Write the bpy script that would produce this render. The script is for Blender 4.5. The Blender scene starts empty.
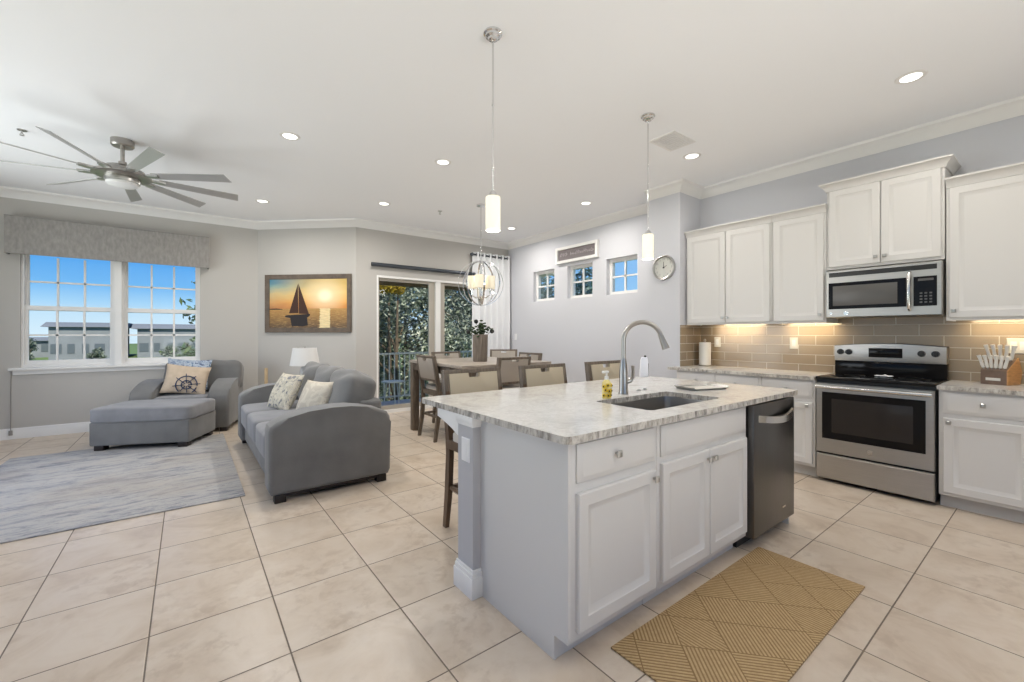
import bpy, bmesh, math, random
from mathutils import Matrix, Vector
from mathutils.geometry import tessellate_polygon

SC = bpy.context.scene
COL = SC.collection
R = math.radians
PI = math.pi
EYE = 1.2963           # camera height
CEIL = 3.08
XK, XU, XB = 5.08, 4.72, 4.47      # kitchen wall, upper door face, base door face
YS, YW = 6.745, 7.87               # slider wall, living room window wall

# ------------------------------------------------------------------ camera
YAW = 37.13
cam_d = bpy.data.cameras.new('camera')
cam_d.sensor_width = 36.0
cam_d.lens = 425.55 * 36 / 1024
cam_d.shift_x = (512 - 509.33) / 1024
cam_d.shift_y = -(341 - 333.9) / 1024
cam_d.clip_end = 600
cam = bpy.data.objects.new('camera', cam_d)
COL.objects.link(cam)
cam.location = (0, 0, EYE)
cam.rotation_euler = (R(90), 0, R(-YAW))
SC.camera = cam

# ------------------------------------------------------------------ view, sky, sun, fill lamps
SC.view_settings.view_transform = 'Standard'
SC.view_settings.look = 'None'
SC.view_settings.exposure = 0.0
SC.view_settings.gamma = 1.0
SC.view_settings.use_curve_mapping = False
try:
    SC.cycles.max_bounces = 10
    SC.cycles.diffuse_bounces = 6
    SC.cycles.sample_clamp_indirect = 6
    SC.cycles.use_denoising = True
except Exception:
    pass

W = bpy.data.worlds.new('sky')
SC.world = W
W.use_nodes = True
nt = W.node_tree
nt.nodes.clear()
wo = nt.nodes.new('ShaderNodeOutputWorld')
bg = nt.nodes.new('ShaderNodeBackground')
tc = nt.nodes.new('ShaderNodeTexCoord')
sp = nt.nodes.new('ShaderNodeSeparateXYZ')
rp = nt.nodes.new('ShaderNodeValToRGB')
nt.links.new(tc.outputs['Generated'], sp.inputs[0])
nt.links.new(sp.outputs['Z'], rp.inputs[0])
cr = rp.color_ramp
cr.elements[0].position = 0.0
cr.elements[0].color = (.70, .86, .98, 1)
cr.elements[1].position = 1.0
cr.elements[1].color = (.04, .20, .75, 1)
for p_, c_ in ((.035, (.58, .79, .97)), (.055, (.40, .68, .96)), (.085, (.19, .50, .92)), (.14, (.085, .37, .87)), (.3, (.05, .27, .80))):
    e_ = cr.elements.new(p_)
    e_.color = c_ + (1,)
bg.inputs['Strength'].default_value = 1.05
mr = nt.nodes.new('ShaderNodeMapRange')
mr.inputs['From Min'].default_value = .3
mr.inputs['From Max'].default_value = .95
mr.inputs['To Max'].default_value = .62
nt.links.new(sp.outputs['X'], mr.inputs['Value'])
mx_ = nt.nodes.new('ShaderNodeMix')
mx_.data_type = 'RGBA'
mx_.inputs[7].default_value = (.50, .75, .97, 1)
nt.links.new(mr.outputs[0], mx_.inputs[0])
nt.links.new(rp.outputs[0], mx_.inputs[6])
nt.links.new(mx_.outputs[2], bg.inputs[0])
nt.links.new(bg.outputs[0], wo.inputs[0])

def light(name, kind, loc, rot, power, size=None, size_y=None, color=(1, 1, 1), parent=None, spread=None, radius=None):
    d = bpy.data.lights.new(name, kind)
    d.energy = power
    d.color = color
    if kind == 'AREA':
        if size_y:
            d.shape = 'RECTANGLE'
            d.size, d.size_y = size, size_y
        else:
            d.shape = 'DISK'
            d.size = size
        if spread:
            d.spread = R(spread)
    elif radius:
        d.shadow_soft_size = radius
    o = bpy.data.objects.new(name, d)
    COL.objects.link(o)
    o.location = loc
    o.rotation_euler = rot
    if parent:
        o.parent = parent
    return o

sun = light('sun', 'SUN', (0, -20, 30), (R(42), 0, R(-3)), 7.0, color=(1, .90, .74))
sun.data.angle = R(1)
# fill lamps added outside unseen openings, tilted up to lift the ceiling
light('fill_back', 'AREA', (1.0, -2.75, .75), (R(142), 0, 0), 62, 3.3, 1.2, (.95, .98, 1.0), spread=120)
light('fill_left', 'AREA', (-2.85, 1.8, .9), (R(150), 0, R(-90)), 26, 3.5, 1.3, (.98, .99, 1.0), spread=130)
light('fill_side', 'AREA', (-2.74, 5.4, 1.35), (R(112), 0, R(-90)), 52, 2.2, 1.9, (.93, .97, 1.0), spread=150)  # added lamp standing in for window light from the left
POW_CAN = (6.8, 17.0)     # kitchen circuit, living and dining circuit
WARM = (1.0, .955, .89)

# ------------------------------------------------------------------ materials
def new_mat(name):
    m = bpy.data.materials.new(name)
    m.use_nodes = True
    return m, m.node_tree, m.node_tree.nodes['Principled BSDF']

def mat(name, col, rough=.5, metal=0.0, coat=0.0, emit=None, estr=0, trans=0, ior=1.45, var=0, vscale=8, bump=0, bscale=200, stretch=None, sheen=0):
    m, t, b = new_mat(name)
    b.inputs['Base Color'].default_value = (*col, 1)
    b.inputs['Roughness'].default_value = rough
    b.inputs['Metallic'].default_value = metal
    b.inputs['Coat Weight'].default_value = coat
    b.inputs['IOR'].default_value = ior
    b.inputs['Transmission Weight'].default_value = trans
    b.inputs['Sheen Weight'].default_value = sheen
    if emit:
        b.inputs['Emission Color'].default_value = (*emit, 1)
        b.inputs['Emission Strength'].default_value = estr
    L = t.links.new
    if var or bump:
        tc = t.nodes.new('ShaderNodeTexCoord')
        mp = t.nodes.new('ShaderNodeMapping')
        if stretch:
            mp.inputs['Scale'].default_value = stretch
        L(tc.outputs['Object'], mp.inputs[0])
    if var:
        n = t.nodes.new('ShaderNodeTexNoise')
        n.inputs['Scale'].default_value = vscale
        n.inputs['Detail'].default_value = 5
        L(mp.outputs[0], n.inputs['Vector'])
        r = t.nodes.new('ShaderNodeValToRGB')
        r.color_ramp.elements[0].position = .3
        r.color_ramp.elements[1].position = .7
        r.color_ramp.elements[0].color = (*[max(0, c * (1 - var)) for c in col], 1)
        r.color_ramp.elements[1].color = (*[min(1, c * (1 + var)) for c in col], 1)
        L(n.outputs[0], r.inputs[0])
        L(r.outputs[0], b.inputs['Base Color'])
    if bump:
        n2 = t.nodes.new('ShaderNodeTexNoise')
        n2.inputs['Scale'].default_value = bscale
        L(mp.outputs[0], n2.inputs['Vector'])
        bp = t.nodes.new('ShaderNodeBump')
        bp.inputs['Strength'].default_value = bump
        bp.inputs['Distance'].default_value = .004
        L(n2.outputs[0], bp.inputs['Height'])
        L(bp.outputs[0], b.inputs['Normal'])
    return m

def ramp(t, stops):
    r = t.nodes.new('ShaderNodeValToRGB')
    e = r.color_ramp.elements
    while len(e) < len(stops):
        e.new(.5)
    for i, (p, c) in enumerate(stops):
        e[i].position = p
        e[i].color = (*c, 1)
    return r

def mth(t, op, a, b=None, c=None):
    n = t.nodes.new('ShaderNodeMath')
    n.operation = op
    for i, v in enumerate((a, b, c)):
        if v is None:
            continue
        if isinstance(v, (int, float)):
            n.inputs[i].default_value = v
        else:
            t.links.new(v, n.inputs[i])
    return n.outputs[0]

def mixc(t, f, a, b):
    n = t.nodes.new('ShaderNodeMix')
    n.data_type = 'RGBA'
    for sock, v in ((n.inputs[0], f), (n.inputs[6], a), (n.inputs[7], b)):
        if isinstance(v, (int, float)):
            sock.default_value = v
        elif isinstance(v, tuple):
            sock.default_value = (*v, 1)
        else:
            t.links.new(v, sock)
    return n.outputs[2]

def noise(t, vec, scale, detail=4, rough=.5, dist=0):
    n = t.nodes.new('ShaderNodeTexNoise')
    n.inputs['Scale'].default_value = scale
    n.inputs['Detail'].default_value = detail
    n.inputs['Roughness'].default_value = rough
    n.inputs['Distortion'].default_value = dist
    t.links.new(vec, n.inputs['Vector'])
    return n.outputs[0]

def objcoord(t, scale=None):
    tc = t.nodes.new('ShaderNodeTexCoord')
    if not scale:
        return tc.outputs['Object']
    mp = t.nodes.new('ShaderNodeMapping')
    mp.inputs['Scale'].default_value = scale
    t.links.new(tc.outputs['Object'], mp.inputs[0])
    return mp.outputs[0]

def floor_tile_mat():
    m, t, b = new_mat('travertine_floor_tile')
    L = t.links.new
    v = objcoord(t)
    s = t.nodes.new('ShaderNodeSeparateXYZ')
    L(v, s.inputs[0])
    S = .467
    gx = mth(t, 'DIVIDE', mth(t, 'ADD', s.outputs[0], .597 + S * 20), S)
    gy = mth(t, 'DIVIDE', mth(t, 'SUBTRACT', s.outputs[1], 1.914 - S * 20), S)
    fx, fy = mth(t, 'FRACT', gx), mth(t, 'FRACT', gy)
    dx = mth(t, 'MINIMUM', fx, mth(t, 'SUBTRACT', 1.0, fx))
    dy = mth(t, 'MINIMUM', fy, mth(t, 'SUBTRACT', 1.0, fy))
    d = mth(t, 'MINIMUM', dx, dy)
    grout = mth(t, 'LESS_THAN', d, .0062)
    cb = t.nodes.new('ShaderNodeCombineXYZ')
    L(mth(t, 'FLOOR', gx), cb.inputs[0])
    L(mth(t, 'FLOOR', gy), cb.inputs[1])
    wn = t.nodes.new('ShaderNodeTexWhiteNoise')
    L(cb.outputs[0], wn.inputs['Vector'])
    off = t.nodes.new('ShaderNodeVectorMath')
    off.operation = 'MULTIPLY_ADD'
    L(wn.outputs['Color'], off.inputs[0])
    off.inputs[1].default_value = (9, 9, 9)
    L(v, off.inputs[2])
    n1 = noise(t, off.outputs[0], 3.2, 6, .62, .8)
    n2 = noise(t, off.outputs[0], 14, 5, .6, .3)
    c1 = ramp(t, [(.30, (.50, .40, .305)), (.46, (.60, .50, .40)), (.62, (.65, .56, .465)), (.78, (.57, .465, .365))])
    L(n1, c1.inputs[0])
    mot = ramp(t, [(.38, (1, 1, 1)), (.52, (0, 0, 0))])
    L(n2, mot.inputs[0])
    blot = ramp(t, [(.44, (0, 0, 0)), (.60, (1, 1, 1))])
    L(noise(t, off.outputs[0], 2.1, 4, .6, .4), blot.inputs[0])
    c2 = mixc(t, mth(t, 'MULTIPLY', mth(t, 'MULTIPLY', mot.outputs[0], blot.outputs[0]), .42), c1.outputs[0], (.38, .28, .20))
    c3 = mixc(t, mth(t, 'MULTIPLY', wn.outputs['Value'], .14), c2, (.45, .375, .29))
    L(mixc(t, grout, c3, (.17, .135, .105)), b.inputs['Base Color'])
    rr = mth(t, 'ADD', mth(t, 'MULTIPLY', n2, .14), .24)
    L(mth(t, 'MAXIMUM', rr, mth(t, 'MULTIPLY', grout, .8)), b.inputs['Roughness'])
    bp = t.nodes.new('ShaderNodeBump')
    bp.inputs['Strength'].default_value = .5
    bp.inputs['Distance'].default_value = .003
    sm = t.nodes.new('ShaderNodeMapRange')
    sm.inputs['From Max'].default_value = .014
    L(d, sm.inputs['Value'])
    L(sm.outputs[0], bp.inputs['Height'])
    L(bp.outputs[0], b.inputs['Normal'])
    return m

def granite_mat():
    m, t, b = new_mat('cream_grey_granite')
    L = t.links.new
    v = objcoord(t)
    n1 = noise(t, v, 4.5, 8, .66, 1.2)
    n2 = noise(t, v, 38, 5, .6)
    n3 = noise(t, objcoord(t, (1, 1, .35)), 9, 6, .7, 2.0)
    c = ramp(t, [(.32, (.56, .54, .51)), (.45, (.69, .67, .635)), (.58, (.75, .735, .70)), (.72, (.67, .635, .58))])
    L(n1, c.inputs[0])
    vein = ramp(t, [(.44, (0, 0, 0)), (.495, (1, 1, 1)), (.52, (1, 1, 1)), (.57, (0, 0, 0))])
    L(n3, vein.inputs[0])
    c2 = mixc(t, mth(t, 'MULTIPLY', vein.outputs[0], .22), c.outputs[0], (.40, .37, .34))
    sp_ = mth(t, 'LESS_THAN', n2, .41)
    c3 = mixc(t, mth(t, 'MULTIPLY', sp_, .18), c2, (.36, .33, .30))
    # chiselled edge: the cut sides show denser, browner mineral
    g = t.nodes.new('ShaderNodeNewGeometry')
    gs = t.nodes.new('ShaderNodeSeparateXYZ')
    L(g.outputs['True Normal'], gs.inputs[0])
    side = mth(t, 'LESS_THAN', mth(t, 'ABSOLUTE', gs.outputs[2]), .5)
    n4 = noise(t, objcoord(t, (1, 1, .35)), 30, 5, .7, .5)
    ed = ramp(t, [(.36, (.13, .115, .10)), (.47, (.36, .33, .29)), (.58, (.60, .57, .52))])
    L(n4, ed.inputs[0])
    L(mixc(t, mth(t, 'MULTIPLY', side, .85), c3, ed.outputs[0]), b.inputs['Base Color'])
    b.inputs['Roughness'].default_value = .17
    return m

def splash_mat():
    m, t, b = new_mat('taupe_glass_tile')
    L = t.links.new
    v = objcoord(t)
    s = t.nodes.new('ShaderNodeSeparateXYZ')
    L(v, s.inputs[0])
    cb = t.nodes.new('ShaderNodeCombineXYZ')
    L(mth(t, 'SUBTRACT', s.outputs[1], s.outputs[0]), cb.inputs[0])
    L(s.outputs[2], cb.inputs[1])
    br = t.nodes.new('ShaderNodeTexBrick')
    br.inputs['Scale'].default_value = 1
    br.inputs['Brick Width'].default_value = .305
    br.inputs['Row Height'].default_value = .0985
    br.inputs['Mortar Size'].default_value = .0028
    br.inputs['Mortar Smooth'].default_value = 0
    br.offset = .5
    br.inputs['Color1'].default_value = (.29, .225, .158, 1)
    br.inputs['Color2'].default_value = (.32, .25, .175, 1)
    br.inputs['Mortar'].default_value = (.58, .53, .45, 1)
    L(cb.outputs[0], br.inputs['Vector'])
    L(br.outputs['Color'], b.inputs['Base Color'])
    L(mth(t, 'ADD', mth(t, 'MULTIPLY', br.outputs['Fac'], .5), .16), b.inputs['Roughness'])
    bp = t.nodes.new('ShaderNodeBump')
    bp.inputs['Strength'].default_value = .4
    bp.inputs['Distance'].default_value = .002
    bp.invert = True
    L(br.outputs['Fac'], bp.inputs['Height'])
    L(bp.outputs[0], b.inputs['Normal'])
    return m

def rug_mat():
    m, t, b = new_mat('distressed_blue_grey_pile')
    L = t.links.new
    v = objcoord(t, (.85, 3.4, 1))
    n1 = noise(t, v, 2.6, 12, .82, .8)
    n2 = noise(t, objcoord(t, (1.6, 7, 1)), 6, 10, .85, .4)
    n3 = noise(t, objcoord(t, (.7, 1, 1)), 1.4, 3)
    c = ramp(t, [(.30, (.11, .115, .135)), (.43, (.26, .265, .29)), (.50, (.41, .405, .405)), (.60, (.47, .44, .41)), (.75, (.30, .30, .32))])
    L(n1, c.inputs[0])
    c2 = mixc(t, mth(t, 'MULTIPLY', mth(t, 'LESS_THAN', n2, .43), .5), c.outputs[0], (.10, .105, .14))
    w = ramp(t, [(.48, (0, 0, 0)), (.62, (1, 1, 1))])
    L(n3, w.inputs[0])
    L(mixc(t, mth(t, 'MULTIPLY', w.outputs[0], .35), c2, (.36, .31, .26)), b.inputs['Base Color'])
    b.inputs['Roughness'].default_value = .95
    bp = t.nodes.new('ShaderNodeBump')
    bp.inputs['Strength'].default_value = .4
    bp.inputs['Distance'].default_value = .004
    L(noise(t, objcoord(t), 120, 3), bp.inputs['Height'])
    L(bp.outputs[0], b.inputs['Normal'])
    return m

def mat_rug_mat():
    # jute doormat: diamonds filled with ribs running in alternating directions
    m, t, b = new_mat('ribbed_jute')
    L = t.links.new
    v = objcoord(t)
    s = t.nodes.new('ShaderNodeSeparateXYZ')
    L(v, s.inputs[0])
    x, y = s.outputs[0], s.outputs[1]
    P = .20
    a = mth(t, 'DIVIDE', mth(t, 'ADD', mth(t, 'ADD', x, mth(t, 'MULTIPLY', y, .9)), 10), P * 1.25)
    c = mth(t, 'DIVIDE', mth(t, 'ADD', mth(t, 'SUBTRACT', x, mth(t, 'MULTIPLY', y, .9)), 10), P * 1.25)
    cb = t.nodes.new('ShaderNodeCombineXYZ')
    L(mth(t, 'FLOOR', a), cb.inputs[0])
    L(mth(t, 'FLOOR', c), cb.inputs[1])
    wn = t.nodes.new('ShaderNodeTexWhiteNoise')
    L(cb.outputs[0], wn.inputs['Vector'])
    w = wn.outputs['Value']
    ra = mth(t, 'FRACT', mth(t, 'MULTIPLY', a, 12))
    rc = mth(t, 'FRACT', mth(t, 'MULTIPLY', c, 12))
    rx = mth(t, 'FRACT', mth(t, 'MULTIPLY', x, 62))
    def pick(f, p, q):
        return mth(t, 'ADD', mth(t, 'MULTIPLY', f, p), mth(t, 'MULTIPLY', mth(t, 'SUBTRACT', 1.0, f), q))
    rib = pick(mth(t, 'LESS_THAN', w, .38), ra, pick(mth(t, 'LESS_THAN', w, .70), rc, rx))
    groove = mth(t, 'LESS_THAN', rib, .45)
    fa, fc = mth(t, 'FRACT', a), mth(t, 'FRACT', c)
    edge = mth(t, 'LESS_THAN', mth(t, 'MINIMUM', fa, fc), .028)
    fac = mth(t, 'MAXIMUM', mth(t, 'MULTIPLY', groove, .85), edge)
    n = noise(t, v, 60, 4, .7)
    base = ramp(t, [(.3, (.43, .29, .145)), (.7, (.56, .40, .21))])
    L(n, base.inputs[0])
    L(mixc(t, fac, base.outputs[0], (.25, .155, .065)), b.inputs['Base Color'])
    b.inputs['Roughness'].default_value = .95
    bp = t.nodes.new('ShaderNodeBump')
    bp.inputs['Strength'].default_value = .6
    bp.inputs['Distance'].default_value = .004
    bp.invert = True
    L(fac, bp.inputs['Height'])
    L(bp.outputs[0], b.inputs['Normal'])
    return m

def painting_mat():
    # local x 0..1.29 across, z 0..0.77 up
    m, t, b = new_mat('sunset_seascape_print')
    L = t.links.new
    v = objcoord(t)
    s = t.nodes.new('ShaderNodeSeparateXYZ')
    L(v, s.inputs[0])
    x, z = mth(t, 'DIVIDE', s.outputs[0], 1.29), mth(t, 'DIVIDE', s.outputs[2], .77)
    warp = mth(t, 'MULTIPLY', mth(t, 'SUBTRACT', noise(t, objcoord(t, (1, 1, 4)), 3, 5), .5), .22)
    zs = mth(t, 'ADD', z, warp)
    cool = ramp(t, [(.36, (.42, .16, .06)), (.52, (.62, .33, .12)), (.68, (.60, .48, .24)), (.84, (.20, .36, .36)), (.97, (.06, .22, .33))])
    warmr = ramp(t, [(.36, (.60, .20, .03)), (.5, (.80, .36, .05)), (.7, (.82, .52, .14)), (.95, (.60, .40, .12))])
    L(zs, cool.inputs[0])
    L(zs, warmr.inputs[0])
    sky = mixc(t, mth(t, 'SMOOTH_MIN', mth(t, 'MULTIPLY', x, 1.5), 1.0, .1), cool.outputs[0], warmr.outputs[0])
    dx, dz = mth(t, 'SUBTRACT', x, .72), mth(t, 'MULTIPLY', mth(t, 'SUBTRACT', z, .66), .75)
    dd = mth(t, 'SQRT', mth(t, 'ADD', mth(t, 'MULTIPLY', dx, dx), mth(t, 'MULTIPLY', dz, dz)))
    gl = ramp(t, [(.05, (1, 1, 1)), (.12, (.5, .5, .5)), (.32, (0, 0, 0))])
    L(dd, gl.inputs[0])
    sky = mixc(t, gl.outputs[0], sky, (.97, .88, .62))
    seac = ramp(t, [(0, (.09, .055, .03)), (.2, (.28, .15, .045)), (.4, (.46, .25, .07))])
    L(mth(t, 'ADD', z, mth(t, 'MULTIPLY', warp, .6)), seac.inputs[0])
    rip = noise(t, objcoord(t, (2, 1, 22)), 5, 4)
    pw = mth(t, 'LESS_THAN', mth(t, 'ABSOLUTE', dx), mth(t, 'ADD', .035, mth(t, 'MULTIPLY', rip, .06)))
    path = mth(t, 'MULTIPLY', pw, mth(t, 'MULTIPLY', rip, 1.5))
    sea = mixc(t, path, seac.outputs[0], (.97, .80, .45))
    sea = mixc(t, mth(t, 'MULTIPLY', mth(t, 'GREATER_THAN', rip, .56), .3), sea, (.75, .48, .16))
    hz = mth(t, 'LESS_THAN', z, .395)
    L(mixc(t, hz, sky, sea), b.inputs['Base Color'])
    b.inputs['Roughness'].default_value = .55
    return m

def leaf_mat(name, cols, rough=.5):
    m, t, b = new_mat(name)
    g = t.nodes.new('ShaderNodeNewGeometry')
    n = len(cols)
    r = ramp(t, [(i / max(1, n - 1), c) for i, c in enumerate(cols)])
    t.links.new(g.outputs['Random Per Island'], r.inputs[0])
    t.links.new(r.outputs[0], b.inputs['Base Color'])
    b.inputs['Roughness'].default_value = rough
    return m

def print_mat(name, cols, scale, dist=2.0, seed=(0, 0, 0)):
    m, t, b = new_mat(name)
    tc = t.nodes.new('ShaderNodeTexCoord')
    mp = t.nodes.new('ShaderNodeMapping')
    mp.inputs['Location'].default_value = seed
    t.links.new(tc.outputs['Object'], mp.inputs[0])
    n = noise(t, mp.outputs[0], scale, 4, .6, dist)
    k = len(cols)
    r = ramp(t, [(.30 + .40 * i / (k - 1), c) for i, c in enumerate(cols)])
    r.color_ramp.interpolation = 'CONSTANT' if k > 2 else 'LINEAR'
    t.links.new(n, r.inputs[0])
    t.links.new(r.outputs[0], b.inputs['Base Color'])
    b.inputs['Roughness'].default_value = .9
    return m

M = {}
M['tile'] = floor_tile_mat()
M['granite'] = granite_mat()
M['splash'] = splash_mat()
M['rug'] = rug_mat()
M['jute'] = mat_rug_mat()
M['paint_print'] = painting_mat()
M['ceiling'] = mat('ceiling_paint', (.89, .90, .92), .9, bump=.05, bscale=90)
M['greige'] = mat('warm_greige_wall_paint', (.50, .483, .458), .85, bump=.05, bscale=120)
M['coolwall'] = mat('pale_lavender_grey_wall_paint', (.60, .605, .64), .85, bump=.05, bscale=120)
M['kneewall'] = mat('blue_grey_wall_paint', (.49, .485, .50), .85)
M['trim'] = mat('white_trim_paint', (.80, .79, .775), .45)
M['cab'] = mat('white_cabinet_lacquer', (.66, .645, .625), .38)
M['toe'] = mat('cabinet_plinth', (.55, .53, .50), .5)
M['dark'] = mat('dark_recess', (.05, .045, .04), .7)
M['steel'] = mat('brushed_stainless', (.47, .455, .43), .38, 1.0, var=.05, vscale=40, stretch=(.2, .2, 8))
M['darksteel'] = mat('slate_stainless', (.155, .15, .145), .30, 1.0, var=.06, vscale=40, stretch=(8, 8, .2))
M['brightsteel'] = mat('polished_steel', (.74, .73, .70), .2, 1.0)
M['chrome'] = mat('chrome', (.72, .72, .72), .12, 1.0)
M['nickel'] = mat('brushed_nickel', (.42, .40, .375), .3, 1.0)
M['pewter'] = mat('satin_pewter', (.48, .475, .46), .35, 1.0)
M['bladegrey'] = mat('nickel_fan_blade', (.52, .52, .52), .32, .6)
M['blackglass'] = mat('black_glass', (.012, .011, .011), .08, ior=1.22)
M['ovenglass'] = mat('smoked_oven_glass', (.035, .030, .027), .14, ior=1.25)
M['mwglass'] = mat('grey_microwave_window', (.10, .095, .09), .3)
M['black'] = mat('black_plastic', (.02, .02, .02), .35)
M['keys'] = mat('grey_key_print', (.10, .10, .10), .5)
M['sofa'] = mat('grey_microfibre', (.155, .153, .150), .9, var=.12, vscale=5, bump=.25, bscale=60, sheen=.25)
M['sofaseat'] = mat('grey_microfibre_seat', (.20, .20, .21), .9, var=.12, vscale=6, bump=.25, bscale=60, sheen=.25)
M['espresso'] = mat('espresso_wood', (.018, .012, .01), .45)
M['woodgrey'] = mat('weathered_brown_wood', (.145, .115, .088), .5, var=.35, vscale=10, stretch=(6, 6, .6))
M['woodlight'] = mat('table_top_wood', (.36, .31, .26), .30, var=.2, vscale=8, stretch=(1, 8, 8))
M['legbrown'] = mat('walnut_leg', (.12, .075, .045), .45, var=.3, vscale=10, stretch=(6, 6, .6))
M['beige'] = mat('beige_upholstery', (.50, .43, .32), .8, bump=.2, bscale=150)
M['beigeshade'] = mat('shaded_beige_upholstery', (.40, .355, .305), .8, bump=.2, bscale=150)  # beige fabric with shade put into its colour, for the dimmer backrests
M['seatpale'] = mat('pale_seat_upholstery', (.58, .54, .49), .8)
M['valance'] = mat('grey_linen', (.31, .295, .28), .95, var=.15, vscale=30, stretch=(1, 1, .4), bump=.3, bscale=150)
M['frost'] = mat('lit_frosted_glass', (.9, .88, .78), .5, emit=(1, .91, .64), estr=.45)
M['chandglass'] = mat('lit_cream_glass', (.85, .78, .64), .5, emit=(1, .86, .60), estr=.22)
M['diff'] = mat('lit_diffuser', (.95, .95, .95), .5, emit=(1, .97, .9), estr=3.0)
M['uclight'] = mat('lit_warm_diffuser', (.95, .9, .8), .5, emit=(1, .84, .56), estr=2.0)
M['curtain'] = mat('white_sheer_cloth', (.80, .81, .83), .9)
M['rod'] = mat('gunmetal_rod', (.075, .085, .10), .4, .6)
M['paper'] = mat('white_paper', (.82, .80, .76), .95, bump=.2, bscale=90)
M['white'] = mat('white_plastic', (.80, .80, .80), .35)
M['ivory'] = mat('ivory_plate', (.66, .635, .58), .4)
M['whiteglass'] = mat('white_dispenser_body', (.82, .83, .88), .25)
M['frame'] = mat('brown_picture_frame', (.115, .085, .062), .5, var=.25, vscale=12)
M['sailor'] = mat('dark_sail_print', (.055, .022, .014), .7)
M['hull'] = mat('dark_hull_print', (.022, .018, .02), .7)
M['signgrey'] = mat('mauve_grey_board', (.19, .165, .17), .7)
M['signtext'] = mat('pale_lettering', (.52, .48, .49), .7)
M['clockface'] = mat('clock_face', (.60, .60, .56), .6, var=.05, vscale=15)
M['clocknum'] = mat('clock_numerals', (.30, .30, .29), .6)
M['shade'] = mat('white_linen_shade', (.72, .71, .69), .9)
M['lampbase'] = mat('glazed_lamp_base', (.55, .55, .54), .2)
M['tan'] = mat('tan_wood', (.45, .33, .19), .55)
M['blockbrown'] = mat('walnut_block', (.16, .105, .075), .45, var=.2, vscale=20)
M['blockorange'] = mat('oak_block_side', (.50, .25, .09), .45, var=.2, vscale=14, stretch=(1, 1, 5))
M['knifewhite'] = mat('white_knife_handle', (.74, .72, .68), .3)
M['knifesteel'] = mat('knife_steel', (.5, .5, .5), .2, 1)
M['yellow'] = mat('yellow_soap', (.80, .66, .25), .15, coat=.5)
M['soapflower'] = mat('yellow_petals', (.75, .52, .02), .5)
M['soapdark'] = mat('dark_flower_centres', (.06, .035, .02), .5)
M['softwhite'] = mat('milky_pump', (.78, .76, .72), .4)
M['vase'] = mat('ribbed_driftwood_vase', (.19, .155, .125), .6, var=.4, vscale=12, stretch=(8, 8, .4))
M['greens'] = leaf_mat('dark_succulent_leaves', [(.012, .03, .012), (.03, .06, .02), (.05, .075, .03)])
M['berry'] = mat('dark_seed_balls', (.02, .02, .02), .6)
M['pillowcream'] = print_mat('cream_grey_floral_print', [(.20, .20, .22), (.50, .46, .37), (.62, .57, .46), (.40, .38, .36), (.60, .55, .42)], 9)
M['pillowbeige'] = print_mat('beige_leaf_print', [(.52, .47, .39), (.60, .55, .46), (.44, .40, .34)], 7)
M['pillowwheel'] = mat('beige_canvas', (.55, .44, .33), .9, var=.1, vscale=12)
M['inkblue'] = mat('navy_print', (.025, .045, .10), .9)
M['pillowblue'] = print_mat('blue_white_coral_print', [(.10, .16, .27), (.42, .48, .56), (.07, .10, .19), (.35, .42, .52)], 14)
M['cable'] = mat('grey_cable', (.33, .31, .29), .6)
M['alu'] = mat('tan_aluminium_frame', (.42, .385, .33), .45)
M['rail'] = mat('white_railing_paint', (.55, .58, .58), .5)
M['lanaifloor'] = mat('lanai_concrete', (.42, .40, .40), .6, var=.1)
M['beam'] = mat('brown_lanai_beam', (.22, .145, .07), .7)
M['grass'] = mat('lawn', (.10, .16, .045), .95, var=.3, vscale=.3)
M['bldg'] = mat('grey_stucco', (.20, .22, .245), .9, var=.1, vscale=.4)
M['bldgroof'] = mat('slate_roof', (.16, .175, .19), .9)
M['bldgwin'] = mat('dark_building_window', (.10, .12, .14), .3)
M['bark'] = mat('bark', (.10, .075, .05), .9, var=.3)
M['leafA'] = leaf_mat('olive_leaves', [(.05, .065, .045), (.12, .15, .10), (.24, .28, .20), (.42, .45, .36)])
M['leafB'] = leaf_mat('dark_green_leaves', [(.035, .052, .042), (.085, .115, .088), (.18, .22, .17), (.32, .35, .28)])
M['leafY'] = leaf_mat('yellow_blossom', [(.22, .15, .01), (.40, .28, .01), (.45, .34, .03)])
M['leafC'] = leaf_mat('bright_green_leaves', [(.03, .06, .02), (.08, .13, .04), (.15, .20, .08)])
M['teal'] = leaf_mat('blue_green_leaves', [(.02, .075, .075), (.05, .13, .125), (.13, .22, .20)])

def glass_mat():
    m = bpy.data.materials.new('window_glass')
    m.use_nodes = True
    t = m.node_tree
    t.nodes.clear()
    o = t.nodes.new('ShaderNodeOutputMaterial')
    tr = t.nodes.new('ShaderNodeBsdfTransparent')
    gl = t.nodes.new('ShaderNodeBsdfGlossy')
    gl.inputs['Roughness'].default_value = .02
    fr = t.nodes.new('ShaderNodeFresnel')
    fr.inputs['IOR'].default_value = 1.3
    tr.inputs[0].default_value = (.96, .98, .98, 1)
    mx = t.nodes.new('ShaderNodeMixShader')
    t.links.new(mth(t, 'MULTIPLY', fr.outputs[0], .6), mx.inputs[0])
    t.links.new(tr.outputs[0], mx.inputs[1])
    t.links.new(gl.outputs[0], mx.inputs[2])
    t.links.new(mx.outputs[0], o.inputs[0])
    return m
M['glass'] = glass_mat()

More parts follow.
